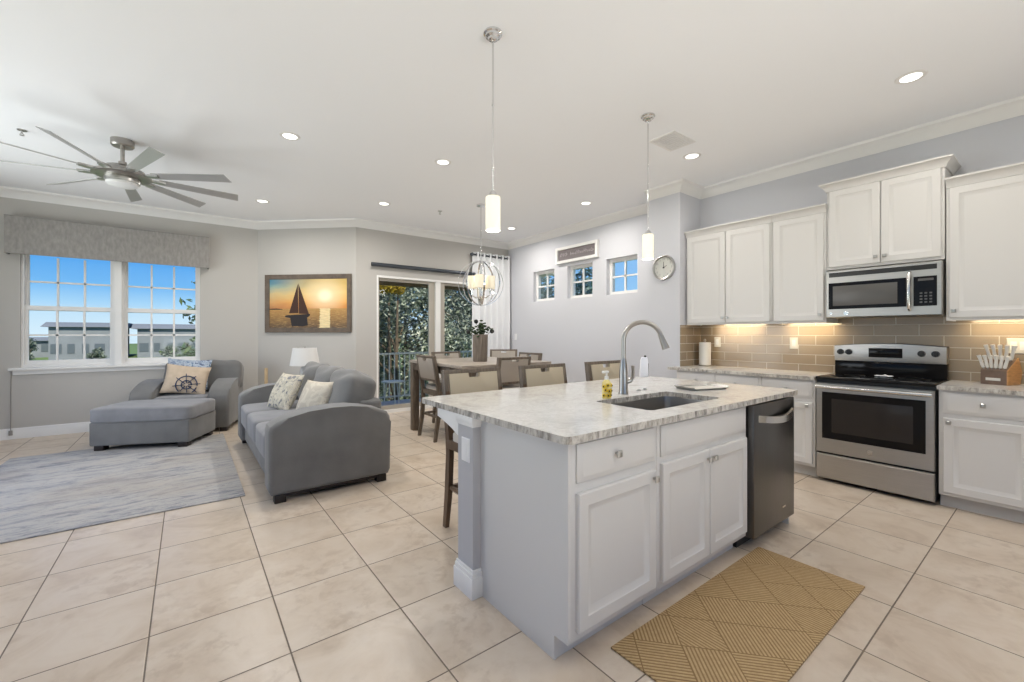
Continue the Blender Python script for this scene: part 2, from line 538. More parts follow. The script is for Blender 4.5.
# ------------------------------------------------------------------ mesh builder
class MB:
    """Collects primitives into one bmesh."""
    def __init__(self):
        self.bm = bmesh.new()
        self.T = Matrix()

    def take(self, b, recalc=True):
        b.transform(self.T)
        if recalc:
            bmesh.ops.recalc_face_normals(b, faces=b.faces[:])
        me = bpy.data.meshes.new('tmp')
        b.to_mesh(me)
        b.free()
        self.bm.from_mesh(me)
        bpy.data.meshes.remove(me)
        return self

    def raw(self, verts, faces, recalc=True):
        b = bmesh.new()
        vs = [b.verts.new(v) for v in verts]
        for f in faces:
            try:
                b.faces.new([vs[i] for i in f])
            except ValueError:
                pass
        return self.take(b, recalc)

    def box(self, x0, x1, y0, y1, z0, z1, bev=0, seg=2):
        b = bmesh.new()
        bmesh.ops.create_cube(b, size=1)
        for v in b.verts:
            v.co = Vector((x0 + (v.co.x + .5) * (x1 - x0), y0 + (v.co.y + .5) * (y1 - y0), z0 + (v.co.z + .5) * (z1 - z0)))
        if bev:
            bmesh.ops.bevel(b, geom=b.edges[:], offset=bev, segments=seg, profile=.5, affect='EDGES')
        return self.take(b)

    def prism(self, poly, axis, a, c, bev=0, seg=2):
        """poly: 2-D points in the two other axes (x,y / x,z / y,z), extruded from a to c along axis."""
        def P(p, d):
            return {'z': (p[0], p[1], d), 'y': (p[0], d, p[1]), 'x': (d, p[0], p[1])}[axis]
        b = bmesh.new()
        lo = [b.verts.new(P(p, a)) for p in poly]
        hi = [b.verts.new(P(p, c)) for p in poly]
        n = len(poly)
        b.faces.new(lo)
        b.faces.new(hi[::-1])
        for i in range(n):
            b.faces.new([lo[i], lo[(i + 1) % n], hi[(i + 1) % n], hi[i]])
        if bev:
            caps = {b.faces[0], b.faces[1]} if False else None
            es = [e for e in b.edges if (e.verts[0] in lo) == (e.verts[1] in lo)]
            bmesh.ops.bevel(b, geom=es, offset=bev, segments=seg, profile=.5, affect='EDGES')
        return self.take(b)

    def slab(self, outer, holes, z0, z1):
        loops = [outer] + holes
        pts = [p for l in loops for p in l]
        tris = tessellate_polygon([[Vector((p[0], p[1], 0)) for p in l] for l in loops])
        n = len(pts)
        vs = [(p[0], p[1], z0) for p in pts] + [(p[0], p[1], z1) for p in pts]
        fs = [tuple(t) for t in tris] + [tuple(i + n for i in t) for t in tris]
        k = 0
        for l in loops:
            for i in range(len(l)):
                a, c = k + i, k + (i + 1) % len(l)
                fs.append((a, c, c + n, a + n))
            k += len(l)
        return self.raw(vs, fs)

    def cyl(self, p0, p1, r0, r1=None, n=16):
        r1 = r0 if r1 is None else r1
        p0, p1 = Vector(p0), Vector(p1)
        d = p1 - p0
        b = bmesh.new()
        bmesh.ops.create_cone(b, cap_ends=True, segments=n, radius1=r0, radius2=r1, depth=d.length)
        q = Vector((0, 0, 1)).rotation_difference(d.normalized())
        b.transform(Matrix.Translation((p0 + p1) / 2) @ q.to_matrix().to_4x4())
        return self.take(b)

    def tube(self, pts, r, n=8, closed=False):
        pts = [Vector(p) for p in pts]
        k = len(pts)
        rs = r if isinstance(r, (list, tuple)) else [r] * k
        vs, fs = [], []
        up = Vector((0, 0, 1))
        prev = None
        for i, p in enumerate(pts):
            a = pts[(i - 1) % k] if (closed or i > 0) else p
            c = pts[(i + 1) % k] if (closed or i < k - 1) else p
            d = (c - a).normalized()
            if prev is None:
                s = d.cross(up if abs(d.z) < .95 else Vector((1, 0, 0))).normalized()
            else:
                s = (prev - d * prev.dot(d)).normalized()
            prev = s
            u = d.cross(s)
            for j in range(n):
                th = 2 * PI * j / n
                vs.append(p + (s * math.cos(th) + u * math.sin(th)) * rs[i])
        m = k if closed else k - 1
        for i in range(m):
            for j in range(n):
                a = i * n + j
                c = i * n + (j + 1) % n
                e = ((i + 1) % k) * n
                fs.append((a, c, e + (j + 1) % n, e + j))
        if not closed:
            fs.append(tuple(range(n)))
            fs.append(tuple((k - 1) * n + j for j in range(n)))
        return self.raw(vs, fs)

    def lathe(self, prof, c=(0, 0), n=24):
        """prof: (radius, z) list, turned about the vertical through c."""
        vs, fs = [], []
        k = len(prof)
        for r, z in prof:
            for j in range(n):
                th = 2 * PI * j / n
                vs.append((c[0] + r * math.cos(th), c[1] + r * math.sin(th), z))
        for i in range(k - 1):
            for j in range(n):
                fs.append((i * n + j, i * n + (j + 1) % n, (i + 1) * n + (j + 1) % n, (i + 1) * n + j))
        if prof[0][0] > 1e-4:
            fs.append(tuple(range(n)))
        if prof[-1][0] > 1e-4:
            fs.append(tuple((k - 1) * n + j for j in range(n)))
        b = bmesh.new()
        vv = [b.verts.new(v) for v in vs]
        for f in fs:
            b.faces.new([vv[i] for i in f])
        bmesh.ops.remove_doubles(b, verts=b.verts[:], dist=1e-5)
        return self.take(b)

    def soft(self, x0, x1, y0, y1, z0, z1, e=.28, n=36, crease=0, seed=0):
        """A stuffed box: superellipsoid filling the given bounds."""
        sg = lambda v, p: math.copysign(abs(v) ** p, v)
        cx, cy, cz = (x0 + x1) / 2, (y0 + y1) / 2, (z0 + z1) / 2
        vs, fs = [], []
        m = n // 2
        rnd = random.Random(seed)
        ph = [rnd.uniform(0, 6) for _ in range(4)]
        for i in range(m + 1):
            la = -PI / 2 + PI * i / m
            for j in range(n):
                lo = 2 * PI * j / n
                x = sg(math.cos(la), e) * sg(math.cos(lo), e)
                y = sg(math.cos(la), e) * sg(math.sin(lo), e)
                z = sg(math.sin(la), e)
                k = 1 + crease * (math.sin(5 * x + 4 * z + ph[0]) * math.sin(4 * y + 3 * z + ph[1]) + .5 * math.sin(9 * z + 5 * y + ph[2]))
                vs.append((cx + x * k * (x1 - x0) / 2, cy + y * k * (y1 - y0) / 2, cz + z * k * (z1 - z0) / 2))
        for i in range(m):
            for j in range(n):
                fs.append((i * n + j, i * n + (j + 1) % n, (i + 1) * n + (j + 1) % n, (i + 1) * n + j))
        b = bmesh.new()
        vv = [b.verts.new(v) for v in vs]
        for f in fs:
            b.faces.new([vv[i] for i in f])
        bmesh.ops.remove_doubles(b, verts=b.verts[:], dist=1e-4)
        return self.take(b)

    def pillow(self, w, h, t, n=18, seed=0):
        """Square throw pillow in the local xz plane, thickness along y."""
        rnd = random.Random(seed)
        ph = [rnd.uniform(0, 6) for _ in range(3)]
        vs, fs = [], []
        for side in (1, -1):
            for i in range(n + 1):
                for j in range(n + 1):
                    u, v = -1 + 2 * i / n, -1 + 2 * j / n
                    d = (max(0, 1 - abs(u) ** 2.4) * max(0, 1 - abs(v) ** 2.4)) ** .55
                    k = 1 - .07 * (1 - v * v) if abs(u) > .01 else 1
                    q = 1 - .07 * (1 - u * u)
                    d *= 1 + .10 * math.sin(3 * u + ph[0]) * math.sin(3.5 * v + ph[1])
                    vs.append((u * w / 2 * (1 - .07 * (1 - v * v)), side * t / 2 * d, v * h / 2 * q))
        o = (n + 1) ** 2
        for i in range(n):
            for j in range(n):
                a = i * (n + 1) + j
                fs.append((a, a + 1, a + n + 2, a + n + 1))
                fs.append((o + a, o + a + n + 1, o + a + n + 2, o + a + 1))
        b = bmesh.new()
        vv = [b.verts.new(v) for v in vs]
        for f in fs:
            b.faces.new([vv[i] for i in f])
        bmesh.ops.remove_doubles(b, verts=b.verts[:], dist=1e-5)
        return self.take(b)

    def rings(self, u0, u1, v0, v1, steps):
        """Panel front in local (x=u, z=v), rising along -y: steps = (inset, rise) rings."""
        vs, fs = [], []
        for ins, n in steps:
            vs += [(u0 + ins, -n, v0 + ins), (u1 - ins, -n, v0 + ins), (u1 - ins, -n, v1 - ins), (u0 + ins, -n, v1 - ins)]
        fs.append((0, 1, 2, 3))
        k = len(steps)
        for i in range(k - 1):
            for j in range(4):
                fs.append((i * 4 + j, i * 4 + (j + 1) % 4, (i + 1) * 4 + (j + 1) % 4, (i + 1) * 4 + j))
        fs.append(tuple((k - 1) * 4 + j for j in range(4)))
        return self.raw(vs, fs)

    def door(self, u0, u1, v0, v1, t=.02, st=.052):
        return self.rings(u0, u1, v0, v1, [(0, 0), (0, t - .004), (.004, t), (st, t), (st + .004, t - .003), (st + .026, t - .013), (st + .030, t - .013)])

    def drawer(self, u0, u1, v0, v1, t=.02):
        return self.rings(u0, u1, v0, v1, [(0, 0), (0, t - .012), (.005, t - .010), (.022, t - .001), (.026, t)])

OFF = {}

def finish(name, mb, m, parent=None, smooth=35):
    me = bpy.data.meshes.new(name)
    if parent is not None:
        off = OFF.get(parent.name, Vector((0, 0, 0)))
        if off.length:
            bmesh.ops.translate(mb.bm, verts=mb.bm.verts[:], vec=-off)
    mb.bm.to_mesh(me)
    mb.bm.free()
    me.materials.append(m)
    if smooth:
        for p in me.polygons:
            p.use_smooth = True
        me.set_sharp_from_angle(angle=R(smooth))
    o = bpy.data.objects.new(name, me)
    COL.objects.link(o)
    if parent is not None:
        o.parent = parent
        OFF[o.name] = OFF.get(parent.name, Vector((0, 0, 0)))
    return o

def tag(o, label, cat, group=None):
    o['label'] = label
    o['category'] = cat
    if group:
        o['group'] = group
    return o

def thing(name, label, cat, loc=(0, 0, 0), rz=0, group=None, world=True):
    """An Empty at the thing's base. world=True: its parts are written in world coordinates."""
    o = bpy.data.objects.new(name, None)
    o.empty_display_size = .1
    COL.objects.link(o)
    o.location = loc
    o.rotation_euler = (0, 0, rz)
    tag(o, label, cat, group)
    OFF[o.name] = Vector(loc) if world else Vector((0, 0, 0))
    return o

def part(name, mb, m, parent, label=None, smooth=35):
    o = finish(name, mb, m, parent, smooth)
    if label:
        o['label'] = label
    return o

def struct(name, mb, m, parent=None, smooth=35):
    o = finish(name, mb, m, parent, smooth)
    if parent is None:
        o['kind'] = 'structure'
    return o

def dup(root, loc, rz=None, label=None):
    r = root.copy()
    COL.objects.link(r)
    r.location = loc
    if rz is not None:
        r.rotation_euler = (0, 0, rz)
    if label:
        r['label'] = label
    for ch in list(root.children):
        c = ch.copy()
        COL.objects.link(c)
        c.parent = r
        for g in list(ch.children):
            d = g.copy()
            COL.objects.link(d)
            d.parent = c
    return r

def mb_face_negx(x):     # panel fronts on planes facing -X: local u runs along -Y
    return Matrix.Translation((x, 0, 0)) @ Matrix(((0, 1, 0, 0), (-1, 0, 0, 0), (0, 0, 1, 0), (0, 0, 0, 1)))

def mb_face_negy(y):
    return Matrix.Translation((0, y, 0))

# ------------------------------------------------------------------ room shell
ROOM = [(-2.6, -2.5), (5.08, -2.5), (5.08, 2.78), (4.62, 2.78), (4.62, 3.2), (5.08, 3.2), (5.08, YS), (2.10, YS), (.906, YW), (-2.6, YW)]
m_ = MB()
m_.slab(ROOM, [], -.15, 0)
struct('floor', m_, M['tile'], smooth=0)
m_ = MB()
m_.slab(ROOM, [], CEIL, CEIL + .12)
struct('ceiling', m_, M['ceiling'], smooth=0)

def wall(name, m, p0, p1, holes=(), th=.16, ext=(0, 0), z1=CEIL + .1):
    """Wall from p0 to p1 (inner face), thickness to the left of the direction; holes = (s0, s1, z0, z1)."""
    p0, p1 = Vector((*p0, 0)), Vector((*p1, 0))
    d = (p1 - p0)
    Ln = d.length
    d.normalize()
    n = Vector((-d.y, d.x, 0))
    mb = MB()
    mb.T = Matrix(((d.x, n.x, 0, p0.x), (d.y, n.y, 0, p0.y), (0, 0, 1, 0), (0, 0, 0, 1)))
    zb = -.15
    s = -ext[0]
    for a, b, z0, zt in sorted(holes):
        if a > s:
            mb.box(s, a, 0, th, zb, z1)
        if z0 > zb:
            mb.box(a, b, 0, th, zb, z0)
        mb.box(a, b, 0, th, zt, z1)
        s = b
    mb.box(s, Ln + ext[1], 0, th, zb, z1)
    return struct(name, mb, m, smooth=0)

SMALL = [(5.975, 5.414), (5.097, 4.545), (4.265, 3.707)]
SZ0, SZ1 = 1.885, 2.43
DX0, DX1, DZ = 2.43, 4.88, 2.245
WU = [(-1.65, -.785), (-.715, .155)]
WZ0, WZ1 = .875, 2.36
# window wall on the right: direction +Y->, so run from high Y to low Y to put thickness outside (+X)
wall('wall_right', M['coolwall'], (5.08, YS), (5.08, 3.1), [(YS - a, YS - b, SZ0, SZ1) for a, b in SMALL], ext=(.16, 0))
m_ = MB()
m_.box(4.62, 5.24, 2.78, 3.2, -.15, CEIL + .1)
struct('wall_pier', m_, M['coolwall'], smooth=0)
wall('wall_kitchen', M['coolwall'], (5.08, 2.78), (5.08, -2.5), ext=(0, .16))
wall('wall_slider', M['greige'], (2.10, YS), (5.08, YS), [(DX0 - 2.10, DX1 - 2.10, -.15, DZ)], ext=(0, .16))
wall('wall_diagonal', M['greige'], (.906, YW), (2.10, YS), ext=(.12, 0))
wall('wall_window', M['greige'], (-2.6, YW), (.906, YW), [(WU[0][0] + 2.6, WU[1][1] + 2.6, WZ0, WZ1)], ext=(.16, .1))
wall('wall_left', M['greige'], (-2.6, -2.5), (-2.6, YW), [(2.5, 6.1, .45, 2.55), (6.7, 9.1, .35, 2.4)], ext=(.16, 0))
wall('wall_back', M['greige'], (5.08, -2.5), (-2.6, -2.5), [(2.38, 5.78, .3, 2.6)], ext=(0, 0))

def sweep(name, path, prof, m, closed=False):
    """Moulding along a path of inner wall corners, room on the right-hand side of travel... prof = (inset, z)."""
    mb = MB()
    k = len(path)
    P = [Vector((*p, 0)) for p in path]
    sec = []
    for i in range(k):
        def nrm(a, b):
            d = (b - a).normalized()
            return Vector((d.y, -d.x, 0))
        if i == 0:
            nn = nrm(P[0], P[1])
        elif i == k - 1:
            nn = nrm(P[-2], P[-1])
        else:
            a, b = nrm(P[i - 1], P[i]), nrm(P[i], P[i + 1])
            h = (a + b).normalized()
            nn = h / max(.3, h.dot(a))
        sec.append([P[i] + nn * q + Vector((0, 0, z)) for q, z in prof])
    q = len(prof)
    vs = [v for s in sec for v in s]
    fs = []
    for i in range(k - 1):
        for j in range(q):
            fs.append((i * q + j, i * q + (j + 1) % q, (i + 1) * q + (j + 1) % q, (i + 1) * q + j))
    fs.append(tuple(range(q)))
    fs.append(tuple((k - 1) * q + j for j in range(q)))
    mb.raw(vs, fs)
    return struct(name, mb, m, smooth=40)

C0 = CEIL - .115
crown_prof = [(-.02, C0), (.006, C0), (.012, C0 + .012), (.018, C0 + .022), (.045, C0 + .05), (.075, C0 + .085), (.088, C0 + .092), (.092, C0 + .104), (.098, CEIL + .01), (-.02, CEIL + .01)]
# travel with the room on the right: clockwise seen from above
sweep('trim_1', [(-2.6, 2.0), (-2.6, YW), (.906, YW), (2.10, YS), (5.08, YS), (5.08, 3.2)], crown_prof, M['trim'])
sweep('trim_2', [(4.62, 3.2), (4.62, 2.78), (5.08, 2.78), (5.08, -2.4)], crown_prof, M['trim'])
base_prof = [(-.01, 0), (.016, 0), (.016, .095), (.012, .105), (.012, .118), (.006, .132), (-.01, .134)]
sweep('baseboard_left', [(-2.6, 2.0), (-2.6, YW), (.906, YW), (2.10, YS), (DX0 - .02, YS)], base_prof, M['trim'])
sweep('baseboard_right', [(5.0, YS), (5.08, YS), (5.08, 3.2)], base_prof, M['trim'])

# backsplash on the kitchen wall and its return
m_ = MB()
m_.box(XK - .012, XK + .01, -.415, 2.775, .90, 1.45)
m_.box(4.622, XK - .012, 2.768, 2.79, .90, 1.40)
struct('trim_3', m_, M['splash'], smooth=0)

# ------------------------------------------------------------------ windows
def bars(mb, x0, x1, z0, z1, y0, y1, nx, nz, w):
    for i in range(1, nx):
        x = x0 + (x1 - x0) * i / nx
        mb.box(x - w / 2, x + w / 2, y0, y1, z0, z1)
    for i in range(1, nz):
        z = z0 + (z1 - z0) * i / nz
        mb.box(x0, x1, y0, y1, z - w / 2, z + w / 2)

def rect_frame(mb, x0, x1, z0, z1, y0, y1, w, wb=None, wt=None):
    wb = wb or w
    wt = wt or w
    mb.box(x0, x0 + w, y0, y1, z0, z1)
    mb.box(x1 - w, x1, y0, y1, z0, z1)
    mb.box(x0 + w, x1 - w, y0, y1, z0, z0 + wb)
    mb.box(x0 + w, x1 - w, y0, y1, z1 - wt, z1)

def root_struct(name, loc=(0, 0, 0), rz=0):
    o = bpy.data.objects.new(name, None)
    COL.objects.link(o)
    o.location = loc
    o.rotation_euler = (0, 0, rz)
    o['kind'] = 'structure'
    OFF[o.name] = Vector((0, 0, 0))
    return o

for i, (x0, x1) in enumerate(WU):
    r = root_struct('window_%d' % (i + 1), (0, YW, 0))
    mb = MB()
    rect_frame(mb, x0, x1, WZ0, WZ1, .03, .15, .026, .03)
    part('window_frame', mb, M['trim'], r)
    zm = 1.625
    mb = MB()
    rect_frame(mb, x0 + .026, x1 - .026, zm - .03, WZ1 - .026, .105, .135, .03, .055)
    u = part('upper_sash', mb, M['trim'], r)
    mb = MB()
    bars(mb, x0 + .056, x1 - .056, zm + .02, WZ1 - .08, .108, .128, 3, 2, .022)
    part('muntin_grid', mb, M['trim'], u)
    mb = MB()
    mb.box(x0 + .05, x1 - .05, .117, .120, zm, WZ1 - .07)
    part('pane', mb, M['glass'], u)
    mb = MB()
    rect_frame(mb, x0 + .026, x1 - .026, WZ0 + .03, zm + .03, .065, .095, .03, .055, .055)
    lo = part('lower_sash', mb, M['trim'], r)
    mb = MB()
    bars(mb, x0 + .056, x1 - .056, WZ0 + .08, zm - .02, .068, .088, 3, 2, .022)
    part('muntin_grid', mb, M['trim'], lo)
    mb = MB()
    mb.box(x0 + .05, x1 - .05, .077, .080, WZ0 + .09, zm)
    part('pane', mb, M['glass'], lo)
mb = MB()
mb.box(WU[0][1], WU[1][0], YW - .012, YW + .15, WZ0, WZ1)
struct('trim_4', mb, M['trim'])                    # mullion between the two windows
mb = MB()
mb.box(WU[0][0] - .09, WU[1][1] + .09, YW - .07, YW + .05, WZ0 - .03, WZ0 + .001, .006)
mb.box(WU[0][0] - .06, WU[1][1] + .06, YW - .02, YW + .01, WZ0 - .085, WZ0 - .03, .004)
struct('trim_5', mb, M['trim'])                    # stool and apron

for i, (ya, yb) in enumerate(SMALL):
    r = root_struct('window_%d' % (i + 3), (5.08, 0, 0), R(-90))     # local x = -Y, local y = +X
    x0, x1 = -ya, -yb
    mb = MB()
    rect_frame(mb, x0, x1, SZ0, SZ1, .075, .14, .05)
    part('window_frame', mb, M['trim'], r)
    mb = MB()
    bars(mb, x0 + .05, x1 - .05, SZ0 + .05, SZ1 - .05, .085, .115, 2, 2, .024)
    part('muntin_grid', mb, M['trim'], r)
    mb = MB()
    mb.box(x0 + .04, x1 - .04, .098, .101, SZ0 + .04, SZ1 - .04)
    part('pane', mb, M['glass'], r)

# sliding glass door
r = root_struct('door_1', (0, YS, 0))
mb = MB()
rect_frame(mb, DX0, DX1, .0, DZ, .0, .15, .03, .012, .035)
part('door_frame', mb, M['trim'], r)
mb = MB()
mb.box(DX0 + .03, DX1 - .03, .0, .15, .012, .05)
part('track', mb, M['trim'], r)
for (a, b, wl, wr) in ((DX0 + .03, 3.49, .03, .11), (3.585, DX1 - .03, .10, .05)):
    mb = MB()
    y = .05
    mb.box(a, a + wl, y, y + .045, .05, DZ - .035)
    mb.box(b - wr, b, y, y + .045, .05, DZ - .035)
    mb.box(a + wl, b - wr, y, y + .045, .05, .12)
    mb.box(a + wl, b - wr, y, y + .045, DZ - .08, DZ - .035)
    f = part('sliding_panel', mb, M['alu'], r)
    mb = MB()
    mb.box(a + wl - .005, b - wr + .005, y + .019, y + .023, .115, DZ - .075)
    part('pane', mb, M['glass'], f)
mb = MB()
mb.box(3.49, 3.585, .01, .12, .05, DZ - .035)
part('center_post', mb, M['trim'], r)
mb = MB()
mb.box(DX0 + .035, DX0 + .06, .06, .09, .95, 1.12, .005)
part('door_handle', mb, M['white'], r)

# ------------------------------------------------------------------ ceiling fixtures
def ceil_xy(x, y):      # positions were measured against a 3.06 m ceiling
    k = (CEIL - EYE) / (3.06 - EYE)
    return x * k, y * k

cans = [
    ((3.962, .665), 'recessed ceiling light nearest the camera, above the right-hand wall cabinets'),
    ((3.99, 2.27), 'recessed ceiling light beside the square ceiling vent'),
    ((.731, 4.204), 'recessed ceiling light right of the ceiling fan, with a pale trim ring'),
    ((2.093, 3.892), 'recessed ceiling light left of the nearer glass pendant'),
    ((2.123, 5.612), 'recessed ceiling light above the sliding glass door'),
    ((.797, 6.48), 'recessed ceiling light above the sailboat picture'),
    ((4.285, 3.948), 'recessed ceiling light in front of the word sign on the right wall'),
    ((4.32, 5.644), 'recessed ceiling light over the far corner of the dining area'),
]
fill_cans = [(2.4, .2), (.6, -1.0), (3.9, -1.0)]  # unseen lamps added to brighten the island side, no fixtures built
can0 = None
for k, ((x, y), lab) in enumerate(cans + [(h, None) for h in fill_cans]):
    x, y = ceil_xy(x, y) if k < len(cans) else (x, y)
    if can0 is None:
        can0 = thing('recessed_light', lab, 'ceiling light', (x, y, CEIL), group='recessed ceiling lights', world=False)
        mb = MB()
        mb.lathe([(.058, -.002), (.060, -.006), (.082, -.004), (.086, 0), (.058, 0)], n=28)
        part('trim_ring', mb, M['trim'], can0)
        mb = MB()
        mb.lathe([(.0, -.003), (.059, -.003), (.059, -.001), (.0, -.001)], n=28)
        part('diffuser', mb, M['diff'], can0)
    elif lab:
        dup(can0, (x, y, CEIL), 0, lab)
    light('downlight_bulb', 'AREA', (x, y, CEIL - .012), (0, 0, 0), POW_CAN[0 if y < 2.6 else 1], .11, None, WARM, spread=165)

def sprinkler(x, y, lab):
    x, y = ceil_xy(x, y)
    t = thing('fire_sprinkler', lab, 'sprinkler', (x, y, CEIL), group='ceiling fire sprinklers', world=False)
    mb = MB()
    mb.lathe([(.0, 0), (.032, 0), (.030, -.006), (.012, -.009), (.0, -.009)], n=16)
    part('escutcheon', mb, M['pewter'], t)
    mb = MB()
    mb.cyl((0, 0, -.009), (0, 0, -.03), .007)
    mb.cyl((0, 0, -.045), (0, 0, -.048), .016)
    for s in (-1, 1):
        mb.tube([(s * .005, 0, -.028), (s * .012, 0, -.036), (s * .004, 0, -.046)], .0025, 6)
    part('sprinkler_head', mb, M['pewter'], t)
sprinkler(2.893, 5.469, 'small sprinkler head in the ceiling left of the orb chandelier rod')
sprinkler(-1.139, 5.479, 'small sprinkler head in the ceiling left of the ceiling fan')

t = thing('ceiling_vent', 'white square ceiling air vent beside the farther pendant canopy', 'vent', (3.58, 2.23, CEIL))
mb = MB()
x0, x1, y0, y1 = 3.405, 3.755, 2.10, 2.36
for a, b, c, d in ((x0, x1, y0, y0 + .022), (x0, x1, y1 - .022, y1), (x0, x0 + .022, y0 + .022, y1 - .022), (x1 - .022, x1, y0 + .022, y1 - .022)):
    mb.box(a, b, c, d, CEIL - .008, CEIL + .002)
part('vent_frame', mb, M['trim'], t)
mb = MB()
for k in range(9):
    y = y0 + .035 + k * .0238
    mb.box(x0 + .022, x1 - .022, y - .007, y + .007, CEIL - .006, CEIL - .003)
part('louver', mb, M['trim'], t)

# ceiling fan
t = thing('ceiling_fan', 'large nine blade brushed nickel ceiling fan over the living area', 'ceiling fan', (-.475, 5.28, CEIL), world=False)
mb = MB()
mb.lathe([(0, 0), (.085, 0), (.085, -.05), (.075, -.062), (.0, -.062)], n=32)
part('canopy', mb, M['nickel'], t)
mb = MB()
mb.cyl((0, 0, -.06), (0, 0, -.25), .016)
mb.lathe([(.0, -.20), (.03, -.20), (.035, -.25), (.0, -.25)])
part('downrod', mb, M['nickel'], t)
mb = MB()
mb.lathe([(0, -.235), (.06, -.235), (.12, -.25), (.16, -.275), (.175, -.30), (.21, -.315), (.215, -.335), (.17, -.35), (.0, -.35)], n=36)
part('motor_housing', mb, M['nickel'], t)
mb = MB()
mb.lathe([(0, -.35), (.125, -.35), (.13, -.36), (.125, -.395), (.0, -.395)], n=36)
part('light_ring', mb, M['pewter'], t)
mb = MB()
mb.lathe([(0, -.394), (.118, -.394), (.114, -.412), (.09, -.424), (0, -.428)], n=32)
part('light_lens', mb, M['white'], t)
for k in range(9):
    a = R(8 + 40 * k)
    mb = MB()
    mb.T = Matrix.Rotation(a, 4, 'Z') @ Matrix.Translation((0, 0, -.322)) @ Matrix.Rotation(R(-20), 4, 'X')
    mb.raw([(.26, -.038, -.003), (.26, .038, -.003), (.93, .052, -.003), (.91, -.052, -.003), (.26, -.038, .003), (.26, .038, .003), (.93, .052, .003), (.91, -.052, .003)],
           [(0, 1, 2, 3), (4, 5, 6, 7), (0, 1, 5, 4), (1, 2, 6, 5), (2, 3, 7, 6), (3, 0, 4, 7)])
    b = part('blade', mb, M['bladegrey'], t)
    mb = MB()
    mb.T = Matrix.Rotation(a, 4, 'Z') @ Matrix.Translation((0, 0, -.322))
    mb.prism([(.17, -.02), (.24, -.032), (.31, -.022), (.31, .022), (.24, .032), (.17, .02)], 'z', -.012, .006)
    part('blade_bracket', mb, M['pewter'], b)

# glass pendants over the island
def pendant(x, y, lab):
    t = thing('pendant_light', lab, 'pendant light', (x, y, CEIL), group='pendants over the island', world=False)
    zt, zb = 2.11 - CEIL, 1.908 - CEIL
    mb = MB()
    mb.lathe([(0, 0), (.055, 0), (.056, -.010), (.046, -.016), (.044, -.026), (.030, -.032), (.027, -.042), (.012, -.05), (0, -.05)], n=32)
    part('canopy', mb, M['chrome'], t)
    mb = MB()
    mb.tube([(0, 0, -.045), (.006, 0, -.06), (0, 0, -.078), (-.006, 0, -.064), (0, 0, -.05)], .0025, 6)
    mb.cyl((0, 0, -.07), (0, 0, -.095), .007, .005)
    part('swivel_link', mb, M['chrome'], t)
    mb = MB()
    mb.cyl((0, 0, -.09), (0, 0, -.42), .0055)
    mb.cyl((0, 0, -.42), (0, 0, -.43), .008)
    mb.cyl((0, 0, -.43), (0, 0, -.80), .0055)
    mb.cyl((0, 0, -.80), (0, 0, -.81), .008)
    mb.cyl((0, 0, -.81), (0, 0, zt + .02), .0055)
    part('rod', mb, M['chrome'], t)
    mb = MB()
    mb.lathe([(0, zt + .035), (.010, zt + .035), (.022, zt + .018), (.024, zt), (0, zt)])
    part('socket_cup', mb, M['chrome'], t)
    mb = MB()
    mb.lathe([(.020, zt), (.040, zt - .002), (.044, zt - .008), (.044, zb + .004), (.042, zb), (.038, zb + .002), (.038, zt - .01), (.02, zt - .008)], n=32)
    part('glass_shade', mb, M['frost'], t)
    mb = MB()
    mb.lathe([(0, zb + .012), (.037, zb + .012), (.037, zb + .016), (0, zb + .016)])
    part('shade_bottom', mb, M['diff'], t)
    light('pendant_bulb', 'POINT', (x, y, 1.86), (0, 0, 0), 4, color=WARM, radius=.04)
k_ = (CEIL - EYE) / (3.06 - EYE)
pendant(1.445, 2.069, 'nearer frosted cylinder pendant on a chrome rod over the island')
pendant(3.005, 2.090, 'farther frosted cylinder pendant on a chrome rod, right of the small windows')

# orb chandelier over the dining table
cx_, cy_, cz_ = 3.24, 4.93, 1.995
t = thing('chandelier', 'chrome open orb chandelier with cream glass cylinders over the dining table', 'chandelier', (cx_, cy_, CEIL))
mb = MB()
mb.lathe([(0, CEIL), (.062, CEIL), (.06, CEIL - .02), (.02, CEIL - .03), (0, CEIL - .03)], (cx_, cy_))
part('canopy', mb, M['chrome'], t)
mb = MB()
mb.cyl((cx_, cy_, CEIL - .03), (cx_, cy_, 2.42), .006)
mb.cyl((cx_, cy_, 2.42), (cx_, cy_, 1.74), .008)
part('rod', mb, M['chrome'], t)
RO, HO = .315, .31
for k in range(4):
    a = R(20 + 45 * k)
    mb = MB()
    vs, fs = [], []
    n = 48
    for i in range(n):
        th = 2 * PI * i / n
        for w, rr in ((-.011, 0), (.011, 0), (.011, .004), (-.011, .004)):
            rx, rz_ = (RO - rr) * math.sin(th), (HO - rr) * math.cos(th)
            vs.append((cx_ + rx * math.cos(a) - w * math.sin(a), cy_ + rx * math.sin(a) + w * math.cos(a), cz_ + rz_))
    for i in range(n):
        j = (i + 1) % n
        for q in range(4):
            fs.append((i * 4 + q, i * 4 + (q + 1) % 4, j * 4 + (q + 1) % 4, j * 4 + q))
    mb.raw(vs, fs)
    part('orb_band', mb, M['chrome'], t)
mb = MB()
mb.lathe([(0, 1.675), (.012, 1.685), (.02, 1.705), (.008, 1.725), (.03, 1.755), (.04, 1.785), (.02, 1.815), (0, 1.815)], (cx_, cy_))
part('finial', mb, M['chrome'], t)
